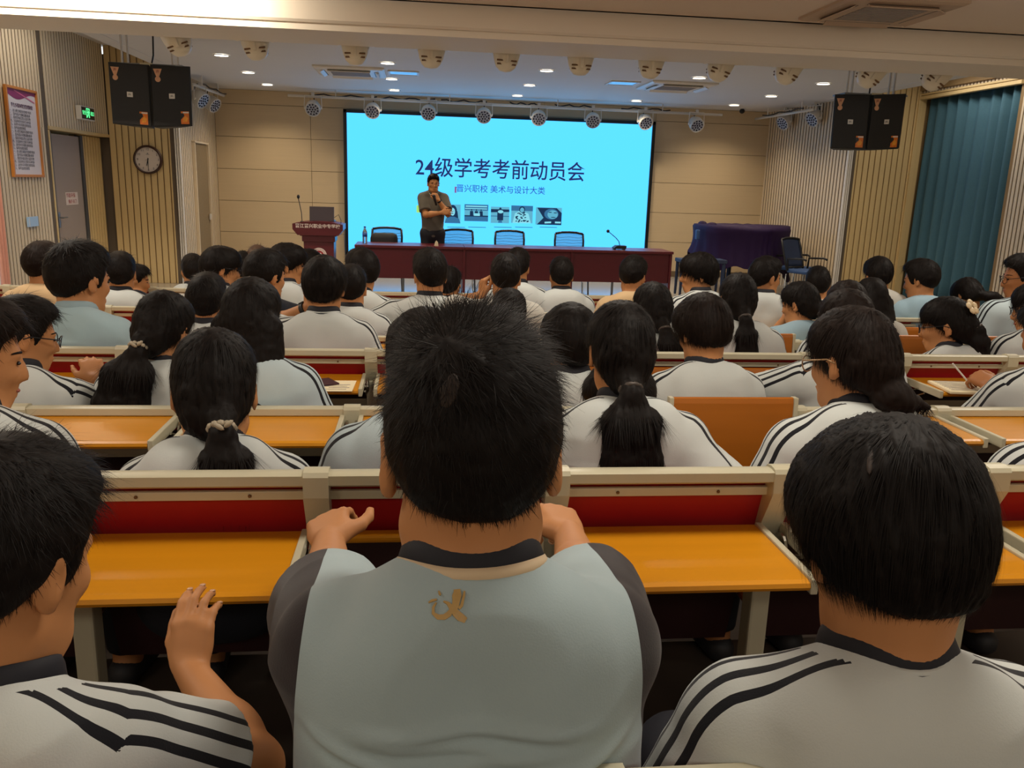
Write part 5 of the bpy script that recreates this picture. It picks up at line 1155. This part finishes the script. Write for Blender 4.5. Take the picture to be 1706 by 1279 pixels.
            for k in range(K - 1):
                d = (p - cr); d += V(0, 0, -1) * (.03 if not spiky else .012); d[isn] = V(0, 0, -1)
                d = d - nn * (d * nn).sum(1)[:, None]; d /= np.maximum(np.linalg.norm(d, axis=1, keepdims=True), 1e-6); d = d + rnd * (1 if spiky else .5)
                lf = lift * (1.0 if k == 0 or spiky else .25)
                p = p + (d + nn * lf[:, None]) * (Ls / (K - 1))[:, None]; pts.append(p)
                e = ((p - T(0, -.01, .022)) @ Rh) / (np.array([.084, .104, .108]) ** 2 * s); nnew = e @ Rh.T; nnew /= np.linalg.norm(nnew, axis=1, keepdims=True); nn = np.where(isn[:, None], nn, nnew)
            pts = np.stack(pts, 1); dirs = pts[:, 1:] - pts[:, :-1]; dirs = np.concatenate([dirs, dirs[:, -1:]], 1); side = np.cross(dirs, n0[:, None, :]); side /= np.maximum(np.linalg.norm(side, axis=2, keepdims=True), 1e-9)
            tw = np.linspace(1, .15, K)[None, :, None] * wd[:, None, None]; SV = np.stack([pts + side * tw, pts - side * tw], 2).reshape(-1, 3)
            base = len(P) + np.arange(strands)[:, None] * (2 * K); j = np.arange(K - 1) * 2; SQ = np.stack([base + j, base + j + 1, base + j + 3, base + j + 2], 2).reshape(-1, 4)
            P = np.concatenate([P, SV]); Q = np.concatenate([Q, SQ])
        ho = tomesh('hair', P, Q, hairm, root)
        if tie and tailpts:
            k0 = tailpts[0] * .4 + tailpts[1] * .6; b_ = MB(); dd = unit(tailpts[1] - tailpts[0]); x_, y_, _ = frame(dd)
            if tie == 'bow':
                for k in range(13):
                    a = k / 12 * 2 * PI; b_.ball(k0 + (x_ * math.cos(a) + y_ * math.sin(a)) * .025, (.009, .009, .008), 8)
                b_.ball(k0 + V(.0, -.035, .015), (.014, .006, .006), 8, roty(.6)); b_.ball(k0 + V(.02, -.033, .02), (.013, .006, .006), 8, roty(-.7)); b_.build('hair_tie', mat('hair_tie_cream', 'a89c86', .5, noise=(60, .4)), root, True)
            else:
                b_.lathe(k0, dd, [(.024 + .007 * math.cos(q * 2 * PI / 8), .007 * math.sin(q * 2 * PI / 8)) for q in range(8)], 18, close=True); b_.build('hair_tie', mat('hair_tie_dark', '4a423c', .45, .3, noise=(40, .3)), root, True)
    if clip == 'flower':
        c0 = T(-.028, -.098, .072); nn = unit(Rh @ V(-.35, -.82, .45)); x_, y_, _ = frame(nn); b_ = MB()
        for k in range(5): a = k * 2 * PI / 5 + .3; b_.ball(c0 + nn * .014 + (x_ * math.cos(a) + y_ * math.sin(a)) * .024, (.019, .019, .009), 10, np.stack([x_, y_, nn], 1))
        b_.build('hair_clip', mat('clip_cream', 'e6cfa6', .4, noise=(9, .04)), root, True)
    elif clip == 'bar':
        b_ = MB(); b_.box(T(.088, -.01, .03), (.012, .06, .014), Rh, bev=.004); b_.build('hair_clip', mat('clip_gold', 'b59a76', .3, .6, noise=(9, .05)), root, True)
    elif clip == 'claw':
        b_ = MB()
        for k in range(7): b_.ball(T(.05 + .006 * math.cos(k * 2), -.09, .02 + .012 * math.sin(k * 2)), .008, 8)
        b_.build('hair_clip', mat('clip_silver', '9a94a0', .3, .6, noise=(9, .05)), root, True)
    if glasses:
        gm = mat('glasses_' + glasses, {'dark': '15151a', 'gold': 'b08d66', 'red': '5a2020'}[glasses], .3, .4, noise=(9, .05)); b_ = MB()
        for sg in (-1, 1):
            b_.tube([T(sg * (.034 + .025 * math.cos(a)), .112 - .010 * abs(math.cos(a)) * (1 if sg * math.cos(a) * sg > 0 else 0), -.006 + .020 * math.sin(a)) for a in np.linspace(0, 2 * PI, 17)], .0018, 6); b_.tube([T(sg * .059, .102, .0), T(sg * .080, .08, .004), T(sg * .087, .0, .006), T(sg * .084, -.02, -.004)], .0022, 6)
        b_.tube([T(-.009, .113, -.003), T(.0, .115, .0), T(.009, .113, -.003)], .0018, 6); b_.build('glasses', gm, root, True)
    if watch is not None:
        S, E, T_ = el_w[watch]; d = unit(T_ - E); c0 = T_ - d * .025; b_ = MB(); b_.lathe(c0, d, [(.029 * s, -.011), (.032 * s, -.011), (.032 * s, .011), (.029 * s, .011)], 18, close=True); x_, y_, _ = frame(d); b_.box(c0 + y_ * .032, (.026, .012, .026), np.stack([x_, y_, d], 1), bev=.003); b_.build('watch', M_BLACK, root, True)
    if h < .006:                                                                    # nails on close hands
        b_ = MB()
        for tips in nails:
            for p, dr, nn in tips: b_.ball(p - dr * .003 * s + nn * .0048 * s, np.array([.0052, .0075, .0022]) * s, 8, np.stack([unit(np.cross(dr, nn)), dr, nn], 1))
        b_.build('nail', mat('nail', 'c79a78', .3, noise=(9, .04)), root, True)
    return dict(hair=ho if hP else None, root=root, loc=loc, Rb=Rb, el=el_w, shirt=so, N=N)
# ------------------------------------------------------------------ the people
import time as _t
_T0 = _t.time()
FA, FB, FC = LA, LB, 0.0
A = at
# --- the three nearest students
P1 = person('person in pale blue-grey shirt with charcoal sleeves gripping the desk, centre of the picture', A(786, 712, .90), FA, yaw=0, s=1.16, bs=.97, pitch=16, hair='short', shirt='raglan', h=.0055, hh=.005, strands=30000, spiky=True, crown=(-.028, -.088, .085), fold=.007,
       lean=(0, .0), nh=-.034, shd=.098, sw=.96, cw=1.32, arms=(dict(hand=A(548, 898, 1.37), dir=(-.10, .9, .06), n=(-.35, -.15, 1), t=(1, .1, -.1), curl=.62, thumb=1.0, pole=(-.45, -.1, -1)), dict(hand=A(948, 890, 1.36), dir=(-.16, .9, .12), n=(.25, -.25, 1), t=(-1, 0, 0), curl=1.05, thumb=.75, pole=(.45, -.1, -1))), sleeves=.86, hipy=.80)
P2 = person('person with round black bowl-cut hair and dark-striped shoulders, large at the lower right', A(1481, 866, .84), FA, yaw=2, byaw=4, s=1.06, bs=.98, pitch=22, hair='bowl', shirt='white', h=.007, hh=.0055, strands=16000, fold=.006, thick=1.02, lean=(0, -.02), nh=-.01, sw=1.0, hipy=.80)
P3 = person('person resting bent fingers on the nearest desk edge, partly outside the left frame edge', A(-4, 900, .95), FA, yaw=22, byaw=8, s=1.05, bs=.93, pitch=16, hair='short', shirt='white', h=.0055, hh=.0055, strands=14000, fold=.005, thick=1.05, sw=.84, lean=(.0, 0), nh=.0, hipy=.90,
       arms=(dict(hand=(-.52, 1.0, .74)), dict(hand=A(316, 1116, 1.25), hs=.92, dir=(.02, .45, .82), n=(-.12, -.9, .35), t=(-1, .2, -.1), curl=.5, thumb=.05, pole=(1, -.1, -.7), spread=.03)), sleeves=.62)
# --- people in the row beyond the nearest desks
person('ponytailed person with a cream bow hair tie, collar and stripes seen above the nearest rail', A(357, 632, 1.95), FA, yaw=-8, s=1.10, pitch=14, hair='girl_tail', shirt='white', h=.010, hh=.008, strands=5000, tie='bow', tail=dict(x=.022, len=.24, r=.040, z=-.060, sx=.02), sw=.92, lean=(0, .02))
person('person in pale striped shirt hidden behind the spiky-haired head, one shoulder showing', A(705, 592, 1.98), FA, yaw=0, s=1.04, pitch=10, hair='girl_tail', shirt='pale', h=.012, hh=.009, strands=2500, tie='plain', tail=dict(len=.25, r=.035))
person('person with a long wide ponytail tied low with a dark band, back fully visible', A(1035, 570, 2.06), FA, yaw=0, s=.97, pitch=10, hair='girl_tail', shirt='white', h=.010, hh=.008, strands=6000, tie='plain', tail=dict(len=.27, r=.052, z=-.075, y=-.095), sw=1.02, lean=(0, .02), fold=.005, nh=.01,
       arms=(dict(hand=A(935, 800, 2.12)), dict(hand=A(1150, 830, 2.12))))
person('person slumped down to the left, lower back and hem beside the orange flipped-up panel', A(1040, 655, 2.42), FA, yaw=-60, byaw=-35, s=.95, pitch=45, hair='short', shirt='white', h=.012, lean=(-.02, .44), hipy=2.08)
person('person with low hair bun and gold-framed glasses, seated just beyond the bowl-cut head', A(1422, 585, 2.0), FA, yaw=-22, s=1.06, pitch=12, hair='girl_bun', shirt='white', h=.010, hh=.008, strands=5000, tail=dict(x=.02, z=-.09, y=-.09), glasses='gold', sw=1.05, hairm=M_HAIRB, lean=(0, .02))
person('person cut by the left frame edge with face in profile and a striped shoulder', A(-52, 575, 1.95), FA, yaw=62, byaw=8, s=1.02, pitch=12, hair='short', shirt='white', h=.012, hh=.009, strands=2000, hairm=M_HAIRB)
person('person almost outside the right frame edge, only a striped shoulder showing below the desk row', A(1800, 640, 1.95), FA, yaw=0, s=1.0, pitch=14, hair='short', shirt='white', h=.014)
# --- second row
person('person with dark glasses turned right, hand on the desk, near the left frame edge', A(36, 548, 2.92), FB, yaw=52, byaw=14, s=1.0, pitch=12, hair='short', shirt='white', h=.009, hh=.009, strands=2000, glasses='dark', arms=(None, dict(hand=A(158, 632, 3.15), n=(0, -.3, 1), dir=(-.3, .6, .5), curl=.7, pole=(.8, 0, -.6))), sw=1.1, lean=(0, .02))
person('ponytailed person with a cream hair tie and very thick tail, left of the long-haired person', A(272, 538, 2.95), FB, yaw=14, s=1.02, pitch=20, hair='girl_tail', shirt='white', h=.012, hh=.009, strands=3500, tie='bow', tail=dict(x=-.01, len=.29, r=.060, z=-.06, sx=-.06), lean=(0, .02))
person('person with long loose black hair hanging down the back', A(418, 520, 2.85), FB, yaw=10, s=1.06, pitch=10, hair='girl_long', shirt='pale', h=.012, hh=.009, strands=4000, tail=dict(len=.34), lean=(0, .02))
person('person with thick dark hair down to the collar, just left of the long ponytail', A(950, 560, 2.92), FB, yaw=-8, s=1.04, pitch=8, hair='bowl', shirt='white', h=.013, hh=.009, strands=3500, thick=1.04)
person('person with short mushroom haircut and rounded back, left of the orange folded desk', A(1172, 540, 2.93), FB, yaw=-14, s=1.02, pitch=20, hair='bowl', shirt='white', h=.011, hh=.009, strands=4000, hairm=M_HAIRB, lean=(.0, .06), nh=-.005)
person('person mostly behind the low bun, arm and hand stretched onto the folded desk', A(1412, 530, 2.95), FB, yaw=-10, byaw=-12, s=1.0, pitch=12, hair='girl_long', shirt='white', h=.009, hh=.010, strands=1500, tail=dict(len=.2), sw=1.15, hairm=M_HAIRB, arms=(dict(hand=A(1284, 632, 3.22), n=(0, -.2, 1), curl=.8, pole=(-1, -.2, -.4)), None))
B8 = person('person writing in the exam book with a short-sleeved striped arm, at the right frame edge', A(1752, 545, 2.95), FB, yaw=-8, s=1.06, pitch=25, hair='short', shirt='white', h=.008, hh=.010, strands=1500, sw=1.1, skin=M_SKIN2, lean=(-.02, .04), arms=(dict(hand=A(1652, 640, 3.2), n=(-.4, -.3, .8), dir=(-.2, .8, .15), curl=.95, pole=(-1.0, -.9, -.9)), None))
p = A(1600, 640, 3.28); b = MB(); p = np.array([p[0] + .02, 3.29, .93]); b.tube([p + V(-.05, .02, .03), p + V(.02, 0, -.045), p + V(.035, -.006, -.075)], [.004, .004, .001], 6); tag(b.build('pen', M_WHITE), 'white pen held over the open exam book', 'pen')
# --- third row
person('person in light blue collared jacket with short black hair, in front of the cream shirt', A(131, 455, 3.80), FB, yaw=30, byaw=8, s=1.26, pitch=8, hair='short', shirt='jacket', h=.011, hh=.010, strands=2500, collar=mat('jacket_collar', '93aab3', .8, noise=(20, .08)), fold=.005, nh=-.03)
person('person with round cropped head and dark collar, between the thick ponytail and the long hair', A(345, 495, 3.9), FB, yaw=4, s=.98, pitch=8, hair='short', shirt='white', h=.013, strands=900)
person('person with tidy black hair and a watch, hand at the chin, below the lectern', A(540, 468, 3.82), FB, yaw=6, s=1.06, pitch=10, hair='bowl', shirt='white', h=.009, hh=.009, strands=3000, watch=0, nh=-.01, thick=.97, arms=(dict(hand=A(515, 512, 3.95), dir=(.1, .1, 1), n=(-.6, -.5, .3), curl=.7, pole=(-1, .3, -.6)), None))
person('person with smooth tied-back black hair in front of the raised hand', A(848, 516, 3.92), FB, yaw=0, s=.94, pitch=6, hair='girl_tail', shirt='white', h=.013, hh=.010, strands=1500, tie='plain', tail=dict(len=.2, r=.03, z=-.02))
person('person with long black hair gathered over the right shoulder, left of the mushroom haircut', A(1088, 508, 3.9), FB, yaw=-6, s=1.02, pitch=10, hair='girl_tail', shirt='white', h=.013, hh=.010, strands=1800, tie='plain', tail=dict(len=.24, r=.05, x=.01, z=-.075, sx=.08))
person('person with straight dark ponytail reaching the rail, right of the mushroom haircut', A(1230, 492, 3.85), FB, yaw=4, s=.98, pitch=10, hair='girl_tail', shirt='white', h=.012, hh=.010, strands=2200, tie='plain', tail=dict(len=.27, r=.036, x=.0, z=-.07, sx=.015))
person('person with brown-black hair just behind the low bun, striped shoulder to its left', A(1412, 505, 3.85), FB, yaw=0, s=1.02, pitch=10, hair='girl_long', shirt='white', h=.014, hh=.010, strands=1200, tail=dict(len=.2), hairm=M_HAIRB)
person('person in profile with a cream flower hair clip and hanging ponytail', A(1578, 534, 3.88), FB, yaw=-52, byaw=-8, s=1.10, pitch=10, hair='girl_tail', shirt='white', h=.010, hh=.009, strands=2500, tie='plain', tail=dict(len=.24, r=.035, z=.0, y=-.105), clip='flower', glasses='dark')
person('person with glasses and pigtail cut by the right frame edge, striped shoulder above the rail', A(1728, 505, 3.85), FB, yaw=-66, byaw=0, s=1.0, pitch=12, hair='girl_pig', shirt='white', h=.012, hh=.010, strands=1200, glasses='dark')
# --- fourth row and beyond
person('person in a navy T-shirt turning the head to the right, in front of the lectern', A(442, 452, 4.66), FC, yaw=40, byaw=6, s=1.08, pitch=10, hair='short', shirt='navy', h=.012, hh=.010, strands=1200, thick=1.04)
person('person half hidden right of the watch wearer, collar and rounded pale back showing', A(585, 474, 4.72), FC, yaw=4, s=1.0, pitch=8, hair='short', shirt='white', h=.014, strands=600)
person('person holding one raised fist beside the head, left of the table centre', A(842, 456, 4.75), FC, yaw=4, s=1.02, pitch=10, hair='short', shirt='plain', h=.009, hh=.010, strands=800, arms=(dict(hand=A(803, 492, 4.82), dir=(.1, .15, 1), n=(-.8, -.3, .2), t=(.3, -.9, 0), curl=1.2, pole=(-1, .2, -.7)), None))
person('person in light blue with cheek resting on the hand and a ponytail at right', A(1334, 500, 4.62), FC, yaw=-36, byaw=-6, s=1.0, pitch=12, hair='girl_tail', shirt='blue', h=.010, hh=.010, strands=1500, tie='plain', tail=dict(len=.2, r=.05, z=-.04, sx=.09), arms=(dict(hand=A(1312, 527, 4.72), dir=(.1, .2, 1), n=(-.8, -.4, 0), curl=.4, pole=(-.35, .5, -1)), None))
person('person with dark hair peeking over the brown-black hair behind the low bun', A(1452, 492, 4.7), FC, yaw=0, s=.98, pitch=10, hair='girl_long', shirt='plain', h=.014, strands=500, tail=dict(len=.16))
person('broad short-sleeved person with dark collar before the table, left of its middle', A(716, 450, 5.0), FC, yaw=-16, byaw=0, s=1.16, pitch=8, hair='short', shirt='white', h=.012, hh=.010, strands=1200, sw=1.22, bulk=1.15, thick=1.04, arms=(dict(hand=A(640, 560, 5.2), pole=(-1, -.1, -.4)), None))
person('broad person with glasses facing left at the right frame edge, under the pale ribbed wall', A(1706, 455, 5.05), FC, yaw=-72, byaw=-4, s=1.14, pitch=8, hair='short', shirt='pale', h=.012, hh=.010, strands=700, sw=1.3, bulk=1.2, glasses='dark', skin=M_SKIN2)
person('person in a cream T-shirt with bushy dark hair, beside the bright left window', A(72, 436, 5.3), FC, yaw=24, byaw=6, s=1.08, pitch=8, hair='short', shirt='cream', h=.013, hh=.010, strands=900, collar=False, hairm=M_HAIRB, sw=1.08)
person('person with rounded cropped hair and dark collar in front of the oak ribs', A(201, 450, 5.66), FC, yaw=-6, s=1.06, pitch=6, hair='short', shirt='white', h=.013, hh=.010, strands=700, sw=1.05)
person('person in a dark sleeve leaning behind the cropped head before the oak ribs', A(226, 462, 6.2), FC, yaw=75, byaw=20, s=.84, pitch=12, hair='short', shirt='navy', h=.014, strands=300)
person('person with small dark head, just left of the glasses wearer under the door curtain', A(322, 448, 6.5), FC, yaw=-20, s=1.0, pitch=8, hair='short', shirt='white', h=.014, strands=400)
person('person with glasses in right profile, dark collar, left of the navy T-shirt', A(366, 440, 5.6), FC, yaw=62, byaw=12, s=1.12, pitch=8, hair='bowl', shirt='white', h=.010, hh=.010, strands=900, glasses='dark', thick=.94)
person('person seen from behind between the glasses wearer and the navy T-shirt', A(405, 443, 6.5), FC, yaw=6, s=.96, pitch=6, hair='short', shirt='plain', h=.014, strands=400)
person('person with brown-tinted hair barely showing above the navy T-shirt wearer', A(429, 432, 6.55), FC, yaw=0, s=.94, pitch=8, hair='short', shirt='white', h=.015, hairm=mat('hair_tinted', '4a3020', .5, noise=(60, .3)))
person('person in right profile with fringe, tallest head in front of the lectern side', A(477, 434, 5.65), FC, yaw=72, byaw=15, s=1.10, pitch=6, hair='bowl', shirt='white', h=.010, hh=.010, strands=900, thick=.94)
person('person whose dark hair shows between the right profile face and the lectern emblem', A(514, 440, 6.5), FC, yaw=30, s=1.0, pitch=8, hair='short', shirt='white', h=.014, strands=300)
person('person with exposed left ear and long shirt back at the left end of the table', A(603, 446, 5.5), FC, yaw=-34, byaw=14, s=1.14, pitch=6, hair='short', shirt='white', h=.012, hh=.010, strands=900, thick=1.04)
person('person half hidden to the right of the broad person before the table', A(748, 470, 6.0), FC, yaw=20, s=1.0, pitch=10, hair='short', shirt='white', h=.014, strands=400)
person('person behind the raised fist, hair rounded and face turned away', A(862, 440, 5.85), FC, yaw=18, s=1.02, pitch=8, hair='short', shirt='white', h=.013, strands=600)
person('person seen squarely from behind with both ears showing, right of the table centre', A(935, 454, 5.85), FC, yaw=0, s=.98, pitch=6, hair='short', shirt='white', h=.012, hh=.010, strands=900, sw=1.08)
person('person in a creased cream shirt with head turned right, before the table microphone', A(1055, 454, 5.55), FC, yaw=34, byaw=4, s=1.04, pitch=16, hair='short', shirt='cream', h=.012, hh=.010, strands=900, collar=False, sw=1.05, fold=.006)
person('person with fluffy hair facing left, in front of the piano bench', A(1165, 450, 5.4), FC, yaw=-78, byaw=-12, s=1.08, pitch=4, hair='bowl', shirt='white', h=.009, hh=.010, strands=1500, skin=M_SKIN)
person('person in right profile with short hair, below the covered piano', A(1275, 456, 5.5), FC, yaw=70, byaw=16, s=1.05, pitch=4, hair='short', shirt='white', h=.009, hh=.010, strands=900)
person('person with dark rounded hair below the blue mesh chairs', A(1362, 470, 5.6), FC, yaw=20, s=1.0, pitch=12, hair='short', shirt='plain', h=.013, strands=700)
person('person in a plain white T-shirt with centre-parted hair, left of the teal curtain edge', A(1464, 452, 5.7), FC, yaw=4, s=1.02, pitch=8, hair='bowl', shirt='plain', h=.012, hh=.010, strands=900, thick=.95, collar=False)
person('person in a light blue top turned half left before the teal curtain', A(1535, 460, 5.6), FC, yaw=-34, byaw=-6, s=1.10, pitch=14, hair='short', shirt='blue', h=.012, hh=.010, strands=900, thick=1.05, collar=False)
person('person in a yellow top bending down, silver hair clip, before the teal curtain', A(1612, 487, 5.6), FC, yaw=-8, s=1.0, pitch=38, hair='girl_tail', shirt='yellow', h=.013, hh=.010, strands=900, tie=None, clip='claw', tail=dict(len=.12, r=.045, z=-.02, sx=.16), collar=False, lean=(0, .10))
# --- the lecturer
lx = A(722, 305, 12.5)
LH = A(727, 331, 12.31)
person('person standing behind the table in a grey polo shirt holding a microphone, arms folded, glasses', lx, 0.0, yaw=172, byaw=176, s=1.02, pitch=4, hair='short', shirt='grey', h=.0085, hh=.008, strands=1500, standing=True, glasses='red', watch=0, collar=mat('polo_collar', '57524b', .8, noise=(20, .08)), blob=.0,
       arms=(dict(hand=A(730, 333, 12.30), dir=(-.5, -.1, .85), n=(.5, -.8, .2), t=(-.5, -.2, .8), curl=1.1, pole=(.5, -.25, -1)), dict(hand=A(736, 354, 12.27), dir=(1, -.05, .1), n=(0, -1, .2), t=(0, .2, 1), curl=.5, pole=(-.8, -.1, -1))))
b = MB(); m0 = A(723, 327, 12.22); m1_ = A(727, 342, 12.24); b.tube([m0, m0 * .75 + m1_ * .25, m1_], [.024, .02, .014], 10); b.ball(m0, .026, 10); tag(b.build('handheld_microphone', M_BLACK, None, True), "black handheld microphone in the standing speaker's hand", 'microphone')
# --- gold embroidered brush-stroke emblem on the back of the centre shirt
def emblem(px, col, strokes, y0=.62, yc=.78):
    so, root = P1['shirt'], P1['root']; Rb, loc = P1['Rb'], P1['loc']
    import mathutils
    bvh = mathutils.bvhtree.BVHTree.FromObject(so, bpy.context.evaluated_depsgraph_get())
    b = MB()
    for st in strokes:
        pts = []; 
        for (x, y, w_) in st:
            d = FW + (x - 853) / FPX * RT - (y - 639.5) / FPX * UP; o = Rb.T @ (np.array([0, 0, CAMZ]) - loc); dl = Rb.T @ d
            hit = bvh.ray_cast(Vector(o), Vector(dl))
            if hit[0] is not None: pts.append((np.array(hit[0]), np.array(hit[1]), w_ * .00062))
        if len(pts) < 2: continue
        k = len(pts); vs = []
        for i in range(k):
            d = pts[min(i + 1, k - 1)][0] - pts[max(i - 1, 0)][0]; n = pts[i][1]; sd = unit(np.cross(d, n)); c = pts[i][0] + n * .0016
            vs += [c - sd * pts[i][2] / 2, c + sd * pts[i][2] / 2, c - sd * pts[i][2] / 2 - n * .002, c + sd * pts[i][2] / 2 - n * .002]
        F = []
        for i in range(k - 1):
            o = i * 4; F += [(o, o + 1, o + 5, o + 4), (o, o + 4, o + 6, o + 2), (o + 1, o + 3, o + 7, o + 5), (o + 2, o + 6, o + 7, o + 3)]
        F += [(0, 2, 3, 1), ((k - 1) * 4, (k - 1) * 4 + 1, (k - 1) * 4 + 3, (k - 1) * 4 + 2)]
        b.add(vs, F)
    b.build('emblem', mat('emblem_gold', 'b5935a', .5, noise=(60, .15)), so)
emblem(None, None, [[(714, 1004, 2), (720, 1001, 4), (728, 999, 3)], [(731, 985, 2), (733, 990, 4), (734, 992, 2)],
                    [(727, 1004, 2.5), (722, 1012, 4), (722, 1022, 5), (730, 1028, 8), (740, 1028, 9), (748, 1023, 9), (752, 1016, 6), (753, 1013, 3)],
                    [(739, 1002, 2.5), (746, 1005, 5), (753, 1013, 9), (760, 1022, 12), (767, 1028, 13), (776, 1033, 9)],
                    [(756, 985, 4), (761, 985, 13), (761, 993, 15), (760, 1001, 12), (759, 1008, 11), (758, 1014, 8)],
                    [(774, 985, 2.5), (773, 992, 4), (771, 1001, 4), (769, 1009, 5), (764, 1014, 5)]])
def scalp(Pd, px, py, r, col):
    import mathutils
    hb, Rb, loc = Pd['hair'], Pd['Rb'], Pd['loc']; bvh = mathutils.bvhtree.BVHTree.FromObject(hb, bpy.context.evaluated_depsgraph_get())
    d = FW + (px - 853) / FPX * RT - (py - 639.5) / FPX * UP; hit = bvh.ray_cast(Vector(Rb.T @ (np.array([0, 0, CAMZ]) - loc)), Vector(Rb.T @ d))
    if hit[0] is None: return
    n = np.array(hit[1]); n = n if n @ (Rb.T @ d) < 0 else -n; x_ = unit(np.cross(V(0, 0, 1), n)); z_ = np.cross(n, x_)
    b_ = MB(); b_.ball(np.array(hit[0]) - n * .002, r, 12, np.stack([x_, n, z_], 1)); b_.build('scalp', mat('scalp_brown', col, .7, noise=(160, .6)), hb, True)
scalp(P1, 746, 650, (.011, .0030, .018), '2a1b11'); scalp(P2, 1451, 762, (.004, .0028, .022), '2a1b11')
print('people', round(_t.time() - _T0, 1), 's')
